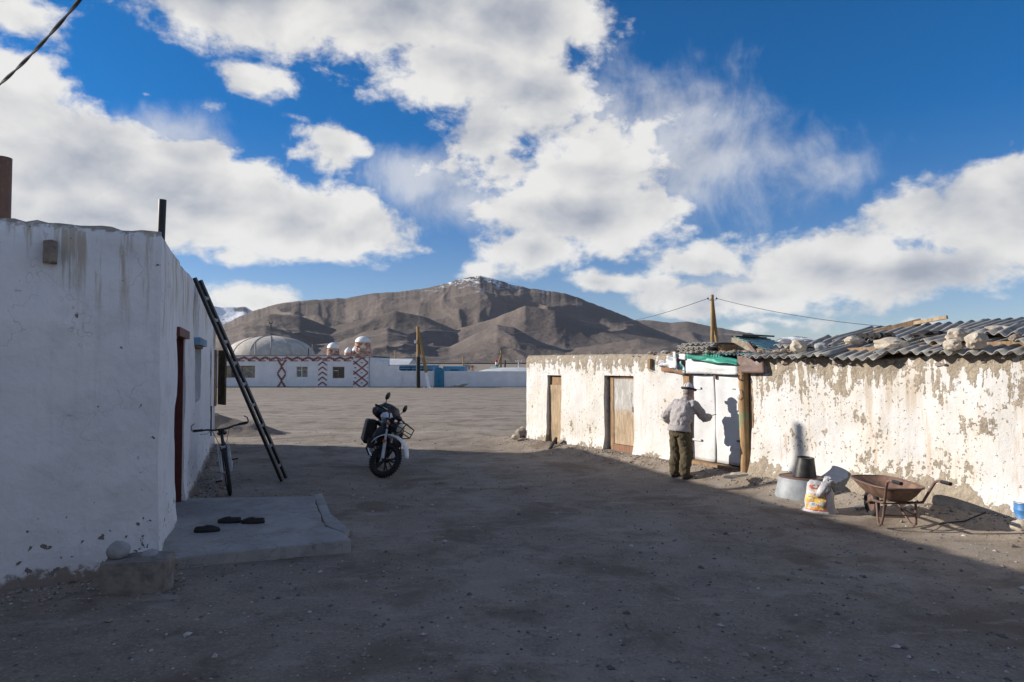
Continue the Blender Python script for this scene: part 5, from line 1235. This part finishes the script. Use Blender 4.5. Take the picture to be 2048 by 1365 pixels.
for s in (-1, 1): tq.caps([Vector((-.03, .085 * s, .76)), Vector((-.01, .10 * s, .58)), Vector((.015, .108 * s, .40)), Vector((-.02, .115 * s, .22)), Vector((-.03, .118 * s, .10))], [.112, .108, .10, .095, .080], 18)
remesh(tq.build('trousers', M_trouser, man, True), .010, 2, .05, .11)
for s in (-1, 1):
    k = MB(); k.loft([((.045, .122 * s, 0), .135, .048), ((.045, .122 * s, .02), .138, .05), ((.04, .122 * s, .045), .125, .046), ((.0, .12 * s, .075), .075, .042), ((-.03, .118 * s, .11), .05, .04)], 20); k.build('shoe', M_shoe, man, True)
HM = Matrix.Translation(head + Vector((-.006, 0, .055))) @ Matrix.Rotation(R(12), 4, 'Y')
k = MB(); k.loft([((0, 0, -.005), .104, .088), ((0, 0, .03), .100, .084), ((-.002, 0, .075), .086, .074), ((-.006, 0, .10), .068, .056), ((-.01, 0, .118), .035, .026), ((-.012, 0, .124), .008, .006)], 24); ht = k.xf(HM).build('hat', M_felt, man, True)
k = MB(); k.loft([((0, 0, -.004), .106, .090), ((0, 0, .0), .135, .112), ((0, 0, .012), .145, .120), ((0, 0, .030), .142, .118), ((0, 0, .022), .128, .106), ((0, 0, .014), .106, .090)], 28, False); k.xf(HM).build('brim', M_feltb, ht, True)
k = MB(); k.tube([Vector((0, 0, 0)) + Vector(q) for q in ((-.100, 0, .035), (-.092, 0, .075), (-.072, 0, .102), (-.01, 0, .126), (.058, 0, .103), (.085, 0, .075), (.100, 0, .03))], .004, 6); k.tube([(0, -.084, .035), (0, -.076, .075), (-.004, -.056, .102), (-.01, 0, .126), (-.004, .056, .102), (0, .076, .075), (0, .084, .035)], .004, 6); k.xf(HM).build('piping', M_feltb, ht, True)
k = MB(); k.ball(head + Vector((-.02, 0, .035)), 1, 3, (.086, .079, .085), .05, 6, 2); 
k.v = [(x, y, max(z, head.z - .028)) for x, y, z in k.v]; k.v = [(min(x, head.x + .02), y, z) for x, y, z in k.v]; k.build('hair', M_hair, man, True, 180)
ky = Mi @ ONPL(1433, 829, W0 - WN * .03, WN); kk = MB(); kk.tube([HR, ky], .006, 6); o = kk.xf(man.matrix_basis).build('key', M_black, None, True)
o.location = mf; o.rotation_euler = (0, 0, hdg); o.data.transform(Matrix.Identity(4)); tag(o, 'small dark key held to the gap between the white gate leaves', 'key')
kk = MB(); kk.tube([Vector((0, 0, 0)), Mi.inverted() @ ky - Mi.inverted() @ HR], .006, 6); bpy.data.objects.remove(o); o = kk.build('key', M_black, None, True); o.location = Mi.inverted() @ HR; tag(o, 'small dark key held to the gap between the white gate leaves', 'key')

# ------------------------------------------------------------------ far side of the square: domed building, walls, poles
FY = 80.
def FX(x): return PX(x, 725, FY).x
def FZ(y): return PX(1024, y, FY).z
ZB = g(0, FY) - .05
ms = thing('domed_hall', 'white hall with a flat grey dome and red brick patterns across the square', 'building', (FX(590), FY, ZB))
OX, OZ = FX(590), ZB
def fb(name, x0_, x1_, y0_, y1_, d0_, d1_, mtl, parent=ms, jit=0):
    """box from pixel extents on the facade plane; d = metres behind the facade"""
    a, b2, c, d = FX(x0_), FX(x1_), FZ(y1_), FZ(y0_)
    return MB().box(((a + b2) / 2 - OX, (d0_ + d1_) / 2, (c + d) / 2 - OZ), (b2 - a, d1_ - d0_, d - c), None, 0, jit).build(name, mtl, parent)
YB = 778
wins = [(452, 510, 732, 756), (592, 616, 733, 756), (665.5, 689, 734, 757)]
xa_, xb_ = 300, 736; tw = FZ(712)
m_ = MB(); cuts = sorted(set([xa_, xb_] + [v for q in wins for v in q[:2]]))
for (a, b2) in zip(cuts, cuts[1:]):
    hit = [q for q in wins if q[0] <= a and b2 <= q[1]]
    segs = [(712, YB)] if not hit else [(712, hit[0][2]), (hit[0][3], YB)]
    for (y0_, y1_) in segs: m_.box(((FX(a) + FX(b2)) / 2 - OX, .15, (FZ(y0_) + FZ(y1_)) / 2 - OZ), (FX(b2) - FX(a), .3, FZ(y0_) - FZ(y1_)))
m_.build('facade', M_plasterw, ms)
fb('plinth_shade_strip', xa_, xb_, 773.5, YB, -.06, .0, mat('dark_plinth_shade', (.16, .16, .17), .9), ms)  # dark tone also serves the boundary wall's painted shade strip
fb('roof', xa_, xb_, 711.5, 715, .32, 14, M_conc, ms); fb('side_wall', 733, 736, 713, YB, .31, 14, M_plasterw, ms); fb('rear_wall', xa_, xb_, 716, YB, 13.6, 14, M_plasterw, ms)
for (a, b2, c, d) in wins:
    fr_ = MB(); cxs = [a, b2]
    def bb(x0_, x1_, y0_, y1_): fr_.box(((FX(x0_) + FX(x1_)) / 2 - OX, .14, (FZ(y0_) + FZ(y1_)) / 2 - OZ), (FX(x1_) - FX(x0_), .08, FZ(y0_) - FZ(y1_)))
    bb(a, a + 1.4, c + 1.4, d - 1.4); bb(b2 - 1.4, b2, c + 1.4, d - 1.4); bb(a, b2, c, c + 1.4); bb(a, b2, d - 1.4, d)
    mids = [a + (b2 - a) * .47] if b2 - a < 30 else [a + 10, a + 27, a + 31]
    for q in mids: bb(q - .6, q + .6, c + 1.4, d - 1.4)
    w_ = fr_.build('window', M_white if a > 460 and a < 660 else M_wood2, ms)
    ed = [a + 1.4] + mids + [b2 - 1.4]
    for (e, f_) in zip(ed, ed[1:]):
        if f_ - e < 5: continue
        MB().box(((FX(e) + FX(f_)) / 2 - OX, .22, (FZ(c) + FZ(d)) / 2 - OZ), (FX(f_) - FX(e) - .04, .04, FZ(c) - FZ(d) - .1)).build('pane', M_curtain if int(e) % 2 else M_glass, w_)
    if b2 - a < 30: MB().box(((FX(a + 1.4) + FX(mids[0])) / 2 - OX, .13, FZ(c + 8) - OZ), (FX(mids[0]) - FX(a) - .1, .06, .06)).build('transom', M_white, w_)
# brick ornament, brick by brick
BH, BW = .098, .25
def ornament(name, cx, half, z0_, z1_, fnc, mtl=(M_brick, M_brickd), yy=-.035, R_=None):
    mb = MB(); rows = int((z1_ - z0_) / BH); nb_ = int(half * 2 / (BW / 2))
    for r_ in range(rows):
        for k_ in range(nb_):
            xx = -half + (k_ + .5) * BW / 2
            if fnc(xx, r_, rows): mb.box((cx + xx, yy, z0_ + (r_ + .5) * BH), (BW / 2 - .012, .06, BH - .014), None, random.choice((0, 0, 1)))
    return tag(mb.build(name, list(mtl), ms), kind='stuff')
hf = (FX(573) - FX(555)) / 2
def diam(per):
    def f(x, r_, rows):
        ph = (r_ % per) / per * 2; tri = abs(ph - 1) * (hf * .92); return abs(abs(x) - tri) < .125 or (abs(ph - 1) < .12 and abs(x) < .14)
    return f
def chev(x, r_, rows):
    ph = (r_ + abs(x) / (BW / 2) * 1.0) % 6; return ph < 2.0
def latt(x, r_, rows):
    hh = (FX(738) - FX(707)) / 2; p_ = 12; a = (x / (BW / 2) + r_ * 1.0) % p_; b2 = (x / (BW / 2) - r_ * 1.0) % p_
    return a < 1.5 or b2 < 1.5 or (abs(a - p_ / 2 - .7) < 1.0 and abs(b2 - p_ / 2 - .7) < 1.0)
for (pc, fn_) in ((564, diam(17)), (646, chev)):
    fb('pilaster', pc - 9, pc + 9, 713, 776, -.06, -.002, M_plasterw, ms)
    ornament('pilaster_bricks', FX(pc) - OX, hf, FZ(777) - OZ, FZ(716) - OZ, fn_, (M_brickd, M_brick), -.075)
def zig(x, r_, rows):
    k_ = x / (BW / 2); ph = abs((k_ % 10) - 5) / 5 * 2.4; return abs(r_ - 1.6 - ph) < 1.3 or r_ == 0 and (k_ % 10) > 3
ornament('cornice_bricks', FX((440 + 707) / 2) - OX, (FX(707) - FX(440)) / 2, FZ(723) - OZ, FZ(712.5) - OZ, zig)
fb('cornice_cap', xa_, 707, 710.8, 712.6, -.10, .31, M_conc, ms)
# dome with seams
DC = Vector((PX(541, 712, 88).x, 88, PX(541, 714, 88).z)); RDm = (PX(628, 712, 88).x - PX(454, 712, 88).x) / 2; HD = PX(541, 672.5, 88).z - DC.z
k = MB(); prf = []
for q in range(15):
    a = R(90 * q / 14); prf.append((RDm * math.cos(a) ** .95 + .001, HD * math.sin(a)))
k.lathe(prf, 64, DC - Vector((OX, FY, OZ))); dm = k.build('dome', M_dome, ms, True, 60)
for q in range(14):
    a = 2 * math.pi * q / 14 + .12; pts_ = [DC - Vector((OX, FY, OZ)) + Vector((math.cos(a) * r_, math.sin(a) * r_, z_ + .01)) for (r_, z_) in prf]
    MB().tube(pts_, .055, 6, True, 0, .6).build('seam', M_conc, dm)
fbm = DC + Vector((0, 0, HD)) - Vector((OX, FY, OZ)); k = MB(); k.tube([fbm - Vector((0, 0, .1)), fbm + Vector((0, 0, 1.5))], .035, 8); k.ball(fbm + Vector((0, 0, 1.35)), .11, 2)
k.tube([fbm + Vector((math.cos(R(a)) * .22 + .0, 0, 1.82 + math.sin(R(a)) * .22)) for a in range(-225, 50, 20)], [.015 + .045 * math.sin(math.pi * i / 13) for i in range(14)], 8); k.build('crescent_finial', M_black, dm, True)
for (px_, ya, yb, mt, r_) in ((511, 686, 712, M_conc, .10), (617, 697, 712, M_black, .07)):
    MB().tube([PX(px_, yb, 82) - Vector((OX, FY, OZ)), PX(px_, ya, 82) - Vector((OX, FY, OZ))], r_, 10).build('flue_pipe', mt, ms, True)
# brick turrets: courses of bricks around a core
def bricks_round(mb, c, r0_, r1_, z0_, z1_, open_=None):
    rows = int((z1_ - z0_) / .115)
    for q in range(rows):
        f = (q + .5) / rows; rad = r0_ + (r1_ - r0_) * f; n_ = max(8, int(2 * math.pi * rad / .24)); zz = z0_ + (q + .5) * .115
        for i in range(n_):
            a = 2 * math.pi * (i + .5 * (q % 2)) / n_
            if open_ and open_(a, zz): continue
            mb.box((c[0] + math.cos(a) * rad, c[1] + math.sin(a) * rad, c[2] + zz), (.13, .215, .098), Matrix.Rotation(a, 3, 'Z'), random.choice((0, 0, 1, 2)))
def turret(px_, ybot, yspring, ytop, w0, w1, core_open, base_steps=None):
    c = Vector((FX(px_) - OX, .9, 0)); zb_ = FZ(ybot) - OZ; zs_ = FZ(yspring) - OZ; zt_ = FZ(ytop) - OZ; r0_ = (FX(px_ + w0) - FX(px_ - w0)) / 2; r1_ = (FX(px_ + w1) - FX(px_ - w1)) / 2
    mb = MB()
    op = None
    if core_open:
        ow, oz0, oz1 = core_open; oz0 = FZ(oz0) - OZ - zb_; oz1 = FZ(oz1) - OZ - zb_
        def op(a, zz):
            if not oz0 < zz < oz1: return False
            for ca in (-math.pi / 2, math.pi / 2, 0, math.pi):
                d_ = abs((a - ca + math.pi) % (2 * math.pi) - math.pi)
                if d_ * r1_ < ow * (1 if zz < oz1 - ow else max(.1, (oz1 - zz) / ow)): return True
            return False
    bricks_round(mb, (c.x, c.y, zb_), r0_, r1_, 0, zs_ - zb_, op)
    if base_steps:
        for (h0_, h1_, ra, rb_) in base_steps: bricks_round(mb, (c.x, c.y, FZ(h0_) - OZ), ra, rb_, 0, FZ(h1_) - FZ(h0_))
    t_ = tag(mb.build('turret', [M_brickt, M_brick, M_dome], ms), kind='stuff')
    k = MB(); k.lathe([((r1_ + .07) * math.cos(R(q * 10)) + .002, (zt_ - zs_) * math.sin(R(q * 10))) for q in range(10)], 28, (c.x, c.y, zs_)); k.build('turret_cap', M_white, t_, True, 60)
    if core_open:
        for ca in (-.6, .6):
            pass
    else: pass
    k = MB(); k.lathe([(r0_ * .55, 0), (r0_ * .55, .25)], 16, (c.x, c.y, zb_)); k.build('turret_floor', M_dome, t_)
    return t_
turret(662, 713, 696, 685, 11.5, 10.5, (.24, 707, 696.5)); 
turret(722, 701, 684, 672.5, 16, 14, (.42, 699, 684.5), [(717, 708, 1.12, 1.10), (708, 701, 1.03, .98)])
for (px_, yb, yt) in ((682, 713, 693), (697, 713, 690)):
    c = Vector((FX(px_) - OX, 3.5, FZ(yb) - OZ)); hh = FZ(yt) - FZ(yb); k = MB(); k.lathe([(.42, 0), (.42, hh * .5), (.46, hh * .52), (.40, hh * .66), (.2, hh * .85), (.03, hh)], 20, c); k.build('small_turret', M_white, ms, True, 40); MB().lathe([(.47, 0), (.47, hh * .42)], 20, c - Vector((0, 0, .01))).build('turret_band', M_brickt, ms)
# main tower pier with lattice
fb('tower_pier', 707, 737, 714, 777, -.10, 1.9, M_plasterw, ms)
ornament('tower_bricks', FX(722) - OX, (FX(737) - FX(707)) / 2, FZ(777) - OZ, FZ(714) - OZ, latt, (M_brickd, M_brick), -.125)
# sloping wing wall and long boundary wall
bw_ = thing('boundary_wall', 'long pale wall running right from the brick tower across the square', 'wall', (FX(900), FY + .3, ZB))
k = MB(); ox = FX(900); pr = [(738, 714), (745, 717), (770, 730), (800, 742), (868, 742.5), (868, YB), (738, YB)]
n_ = len(pr); fv = [(FX(x) - ox, 0, FZ(y) - ZB) for x, y in pr]; k.add(fv + [(x, .35, z) for x, y, z in fv], [tuple(reversed(range(n_))), tuple(range(n_, 2 * n_))] + [(i, (i + 1) % n_, n_ + (i + 1) % n_, n_ + i) for i in range(n_)]); k.build('sloping_section', M_plasterw, bw_)
pr = [(888, 743), (1250, 743), (1250, YB), (888, YB)]; fv = [(FX(x) - ox, 0, FZ(y) - ZB) for x, y in pr]; k = MB(); k.add(fv + [(x, .35, z) for x, y, z in fv], [(3, 2, 1, 0), (4, 5, 6, 7), (0, 1, 5, 4), (1, 2, 6, 5), (2, 3, 7, 6), (3, 0, 4, 7)]); k.build('long_section', M_plasterw, bw_)
MB().box(((FX(738) + FX(868)) / 2 - ox, -.03, (FZ(774) + FZ(YB)) / 2 - ZB), (FX(868) - FX(738), .06, FZ(774) - FZ(YB))).build('plinth_shade_strip', mat('dark_plinth_shade'), bw_)  # dark strip painted in for the wall's shadow on the ground
MB().box(((FX(888) + FX(1250)) / 2 - ox, -.03, (FZ(774) + FZ(YB)) / 2 - ZB), (FX(1250) - FX(888), .06, FZ(774) - FZ(YB))).build('plinth_shade_strip', mat('dark_plinth_shade'), bw_)  # same shade strip, put into colour, under the long section
pt_ = [(898, 775), (905, 771), (916, 772), (926, 768.5), (941, 767), (930, 772), (926, 775)]; MB().add([(FX(x) - ox, -.012, FZ(y) - ZB) for x, y in pt_] + [(FX(x) - ox, .0, FZ(y) - ZB) for x, y in pt_], [tuple(reversed(range(7))), tuple(range(7, 14))] + [(i, (i + 1) % 7, 7 + (i + 1) % 7, 7 + i) for i in range(7)]).build('bare_patch', M_adobe, bw_)
for px_ in (802, 845, 905, 937, 968, 1002, 1035): MB().box((FX(px_) - ox, -.03, (FZ(744) + FZ(777)) / 2 - ZB), (.16, .06, FZ(744) - FZ(777))).build('pilaster', M_plasterw, bw_)
# turquoise gate in the wall
gt = thing('arched_gate', 'turquoise arched metal gate set in the long pale wall', 'gate', (FX(878), FY + .1, ZB))
ox = FX(878); k = MB(); pts2 = [(-.52, 0), (.52, 0)] + [(math.cos(R(a)) * .52, FZ(743) - ZB + math.sin(R(a)) * .45) for a in range(0, 181, 15)]
n_ = len(pts2); k.add([(x, 0, z) for x, z in pts2] + [(x, .5, z) for x, z in pts2], [tuple(range(n_)), tuple(reversed(range(n_, 2 * n_)))] + [((i + 1) % n_, i, n_ + i, n_ + (i + 1) % n_) for i in range(n_)]); k.build('frame', M_bluegate, gt)
for s in (-1, 1): MB().box((.25 * s, -.03, 1.0), (.46, .05, 1.85)).build('leaf', M_bluegate, gt)
MB().bar((-.5, -.02, FZ(741) - ZB), (.5, -.02, FZ(741) - ZB), .06, .08).build('lintel', M_bluep, gt)
# buildings behind the wall
def farbox(name, label, cat, x0_, x1_, y0_, y1_, Y, dep, mtl, roof=None, rname='roof'):
    a = PX(x0_, y1_, Y); b2 = PX(x1_, y0_, Y); zb_ = g(a.x, Y) - .2
    o = thing(name, label, cat, ((a.x + b2.x) / 2, Y, zb_)); W_ = b2.x - a.x; H_ = b2.z - zb_
    MB().box((0, dep / 2, H_ / 2), (W_, dep, H_)).build('walls', mtl, o)
    if roof == 'flat': MB().box((0, dep / 2, H_ + .09), (W_ + .4, dep + .4, .16)).build(rname, M_roofw, o)
    elif roof:
        k = MB(); h_ = roof; k.add([(-W_ / 2 - .2, -.3, H_), (W_ / 2 + .2, -.3, H_), (W_ / 2 + .2, dep + .3, H_), (-W_ / 2 - .2, dep + .3, H_), (-W_ / 2 - .2, dep / 2, H_ + h_), (W_ / 2 + .2, dep / 2, H_ + h_)], [(0, 1, 5, 4), (2, 3, 4, 5), (0, 4, 3), (1, 2, 5), (3, 2, 1, 0)]); k.build(rname, M_roofw, o)
    return o, W_, H_
o, W_, H_ = farbox('blue_building', 'pale blue flat-roofed building behind the wall left of the turquoise gate', 'building', 800, 866, 732, 760, 96, 8, M_bluebld, 'flat')
for q in range(5): MB().box((-W_ / 2 + W_ * (q + .5) / 5, -.02, H_ - .9), (.7, .06, .7)).build('window', M_glass, o)
o, W_, H_ = farbox('blue_building', 'pale blue building behind the wall right of the turquoise gate', 'building', 886, 927, 733, 760, 100, 8, M_bluebld, None)
MB().box((.2, -.04, H_ - .55), (W_ * .4, .06, .12)).build('dark_vent', M_black, o)
o, W_, H_ = farbox('low_roof', 'low building with a pale sloping sheet roof behind the sloping wall', 'building', 752, 815, 730, 760, 110, 9, M_plasterw, 1.0)
# railing frame behind the wall
o = thing('railing', 'dark metal railing frame above the wall beside the forked far pole', 'railing', (FX(822), 84, ZB)); ox = FX(822)
for px_ in (799.5, 822, 846): MB().bar((PX(px_, 740, 84).x - ox, 0, 0), (PX(px_, 740, 84).x - ox, 0, PX(px_, 733, 84).z - ZB), .09, .09, up=(0, 1, 0)).build('upright', M_black, o)
for yy in (735, 739.5): MB().bar((PX(799, yy, 84).x - ox, 0, PX(799, yy, 84).z - ZB), (PX(847, yy, 84).x - ox, 0, PX(847, yy, 84).z - ZB), .07, .07).build('rail', M_black, o)
# white vaulted roof at the right
o = thing('vaulted_roof', 'low white vaulted roof showing over the right part of the far wall', 'building', (PX(1010, 745, 92).x, 92, ZB)); ox = PX(1010, 745, 92).x
k = MB(); cx0 = PX(950, 745, 92).x - ox; cx1 = PX(1110, 745, 92).x - ox; zz0 = PX(1000, 745, 92).z - ZB; zz1 = PX(1000, 736, 92).z - ZB
k.loft([(((cx0 + cx1) / 2, 3, 0), (cx1 - cx0) / 2 - .1, 3.8), (((cx0 + cx1) / 2, 3, zz0 - .15), (cx1 - cx0) / 2 - .1, 3.8), (((cx0 + cx1) / 2, 3, zz0), (cx1 - cx0) / 2 + .2, 4.2), (((cx0 + cx1) / 2, 3, zz0 + (zz1 - zz0) * .6), (cx1 - cx0) / 2 * .75, 3), (((cx0 + cx1) / 2, 3, zz1), (cx1 - cx0) / 2 * .35, 1.2)], 40, True, 0, 2.6); k.build('shell', M_roofw, o, True, 30)
MB().box((PX(986, 735, 92).x - ox, 3, zz1 - .05), (.9, .6, .35)).build('vent_block', M_white, o)
# poles
def pole(name, label, x, ytop, Y, r_=.11, xb=None, mtl=M_pole, arm=False, foot=None):
    tp_ = PX(x, ytop, Y); zb_ = g(tp_.x, Y) - .1; bx0 = PX(xb if xb else x, ytop, Y).x
    o = thing(name, label, 'utility pole', (bx0, Y, zb_)); H_ = tp_.z - zb_
    MB().tube([(0, 0, 0), (tp_.x - bx0, 0, H_)], [r_ * 1.15, r_ * .85], 12).build('post', mtl, o, True)
    if foot: MB().tube([(.0, -.22, 0), (.0, -.20, foot)], [.14, .13], 8).build('footing', M_conc, o)
    if arm:
        for zz in (.25, .8): MB().box((tp_.x - bx0, 0, H_ - zz), (1.5, .08, .10)).build('crossarm', mtl, o)
        for xx in (-.6, -.2, .2, .6): MB().lathe([(.05, 0), (.06, .06), (.03, .14)], 8, (tp_.x - bx0 + xx, 0, H_ - .2)).build('insulator', M_white, o)
    return o, H_, Vector((tp_.x - bx0, 0, H_))
o, H_, tpv = pole('forked_pole', 'forked timber pole with a raking brace in front of the far wall', 836, 653, 77, .19, 837.5)
bxx = PX(859, 775, 77).x - PX(837.5, 653, 77).x
MB().tube([tpv - Vector((0, .0, .35)), tpv.lerp(Vector((bxx, -.3, 0)), .74)], [.15, .18], 12).build('brace', M_pole, o, True); MB().tube([tpv.lerp(Vector((bxx, -.3, 0)), .70), Vector((bxx, -.3, -.1))], [.16, .19], 10).build('whitewashed_foot', M_white, o, True)
MB().tube([(-.05, -.05, 0), (-.05, -.05, 3.6)], [.25, .23], 12).build('dark_foot', M_black, o, True)  # dark lower sleeve around the post
MB().box((-.35, -.05, tpv.z - 1.75), (.3, .25, .35)).build('lamp', M_white, o)
for q in range(7): MB().ball((bxx + random.uniform(-.6, .5), -.45 + random.uniform(-.2, .2), .08), .16, 1, (1.3, 1, .7), .3, 2, q).build('footing_stone', M_stone, o, True)
pole('forked_pole', 'thin far pole with a guy wire behind the sloping wall', 791, 703, 120, .14); p0 = PX(791, 706, 120)
MB()
o, H_, tpv = pole('forked_pole', 'tall twin-legged timber pole rising behind the shed roof', 1424.5, 590, 38, .105, 1423, foot=2.9)
o2_x = PX(1436, 690, 38).x - PX(1423, 690, 38).x
MB().tube([tpv - Vector((0, 0, .25)), Vector((.72, .4, 0))], [.085, .12], 12).build('brace', M_pole, o, True)
for s in (-1, 1):
    MB().tube([tpv + Vector((0, 0, -.32)), tpv + Vector((.16 * s, 0, -.30)), tpv + Vector((.24 * s, 0, -.24))], .014, 6).build('bracket', M_black, o); MB().lathe([(.035, 0), (.05, .06), (.02, .11)], 8, tpv + Vector((.24 * s, 0, -.26))).build('insulator', M_black, o, True)
T1 = PX(1424.5, 597, 38)
pole('far_pole', 'plain thin pole above the pale blue building', 927, 711, 150, .16)
o, H_, tpv = pole('far_pole', 'distant A-frame pole behind the vaulted roof', 1002, 701, 130, .16, arm=False); k_ = PX(1010, 740, 130).x - PX(1002, 740, 130).x
MB().tube([tpv - Vector((0, 0, .8)), Vector((-k_ * 1.6, 0, 0))], .13, 8).build('brace', M_pole, o); MB().box((tpv.x, 0, tpv.z - .6), (1.6, .1, .12)).build('crossarm', M_pole, o)
pole('far_pole', 'short black stove-pipe post right of the distant A-frame pole', 1010, 721, 118, .16, mtl=M_black)
pole('far_pole', 'small pale pole with two crossarms near the shed corner', 1037, 721, 140, .10, mtl=M_white, arm=True)
pole('far_pole', 'faint pole on the square behind the grey dome', 625, 689, 110, .10)
# flag
o = thing('flag', 'small red, white and green flag on a pole over the far wall', 'flag', (PX(990, 740, 125).x, 125, ZB)); zt_ = PX(990, 722, 125).z - ZB
MB().tube([(.55, 0, 0), (.55, 0, zt_ + .2)], .04, 8).build('staff', M_white, o)
for q, mt in enumerate((M_flagr, M_flagw, M_flagg)): 
    k = MB(); h_ = .42
    for i in range(9):
        for jz in (0, 1): k.v.append((.55 - .5 * i / 8, .07 * math.sin(i * .9), zt_ + .15 - h_ * (q + jz)))
    k.f = [(2 * i, 2 * i + 1, 2 * i + 3, 2 * i + 2) for i in range(8)]; k.mi = [0] * 8; k.build('stripe', mt, o, True)
# bare far trees
def baretree(label, x, ytop, Y, seed):
    p_ = PX(x, ytop, Y); zb_ = g(p_.x, Y); o = thing('bare_tree', label, 'tree', (p_.x, Y, zb_)); H_ = p_.z - zb_; rq = random.Random(seed); tr_ = MB(); cr_ = MB()
    tr_.tube([(0, 0, 0), (.05, 0, H_ * .35)], [.12, .08], 8)
    def br(p, d, ln, r_, dep_):
        e = p + d * ln; cr_.tube([p, p.lerp(e, .5) + Vector((rq.uniform(-.05, .05),) * 3) * ln, e], [r_, r_ * .8, r_ * .6], 4, False)
        if dep_:
            for q in range(3): br(e, (d + Vector((rq.uniform(-.7, .7), rq.uniform(-.7, .7), rq.uniform(-.2, .6)))).normalized(), ln * .68, r_ * .6, dep_ - 1)
    for q in range(5): br(Vector((.05, 0, H_ * .33)), Vector((rq.uniform(-.6, .6), rq.uniform(-.6, .6), 1)).normalized(), H_ * .25, .04, 4)
    tr_.build('trunk', M_twig, o, True); cr_.build('crown', M_twig, o)
baretree('left-hand leafless tree behind the blue building', 934, 728, 128, 1); baretree('right-hand leafless tree behind the blue building', 943, 730, 132, 2)
# wires
def wire(label, a, b2, sag, r_, mtl=M_wire, n_=16, name='wire'):
    pts_ = [a.lerp(b2, i / n_) - Vector((0, 0, 4 * sag * (i / n_) * (1 - i / n_))) for i in range(n_ + 1)]
    return tag(MB().tube(pts_, r_, 5, False).build(name, mtl, None, True), label, 'wire')
wire('thin wire running left from the twin-legged pole over the mountain', T1 + Vector((-.2, 0, 0)), PX(1160, 640, 110), 1.0, .018)
wire('thin wire running right from the twin-legged pole to the slate roof', T1 + Vector((.2, 0, 0)), PX(1830, 658, 30), .25, .014)
wire('faint wire running right from the forked far pole', PX(837, 656, 77), PX(1120, 656, 110), .8, .010, M_steel)
wire('guy wire slanting down from the twin-legged pole to the roof', T1 + Vector((.1, 0, -2.0)), PX(1450, 690, 37), .0, .012)
# twisted cable at the top left
a = PX(-60, 215, 7.0); b2 = PX(215, -70, 5.2); ax = (b2 - a).normalized(); u_ = ax.cross(Vector((0, 0, 1))).normalized(); v_ = ax.cross(u_)
cb = thing('twisted_cable', 'twisted two-strand cable crossing the top left corner of the sky', 'cable', a)
for s in (0, math.pi):
    pts_ = []
    for i in range(121):
        f = i / 120; an = f * 26 + s; pts_.append((b2 - a) * f - Vector((0, 0, .10 * 4 * f * (1 - f))) + (u_ * math.cos(an) + v_ * math.sin(an)) * .0075)
    MB().tube(pts_, .0085, 6, True).build('strand', M_wire, cb, True)

# ------------------------------------------------------------------ thin dry air
hz = MB(); hz.box((0, 5400, 700), (24000, 14000, 1430))
me = bpy.data.meshes.new('haze'); me.from_pydata(hz.v, [], hz.f); ho = bpy.data.objects.new('haze', me); col.objects.link(ho); tag(ho, kind='stuff')
hm = bpy.data.materials.new('thin_haze'); hm.use_nodes = True; hm.node_tree.nodes.clear()
pv = hm.node_tree.nodes.new('ShaderNodeVolumePrincipled'); pv.inputs['Color'].default_value = (.80, .88, 1, 1); pv.inputs['Density'].default_value = 1.1e-5; pv.inputs['Anisotropy'].default_value = .1
ou = hm.node_tree.nodes.new('ShaderNodeOutputMaterial'); hm.node_tree.links.new(pv.outputs[0], ou.inputs['Volume']); me.materials.append(hm)
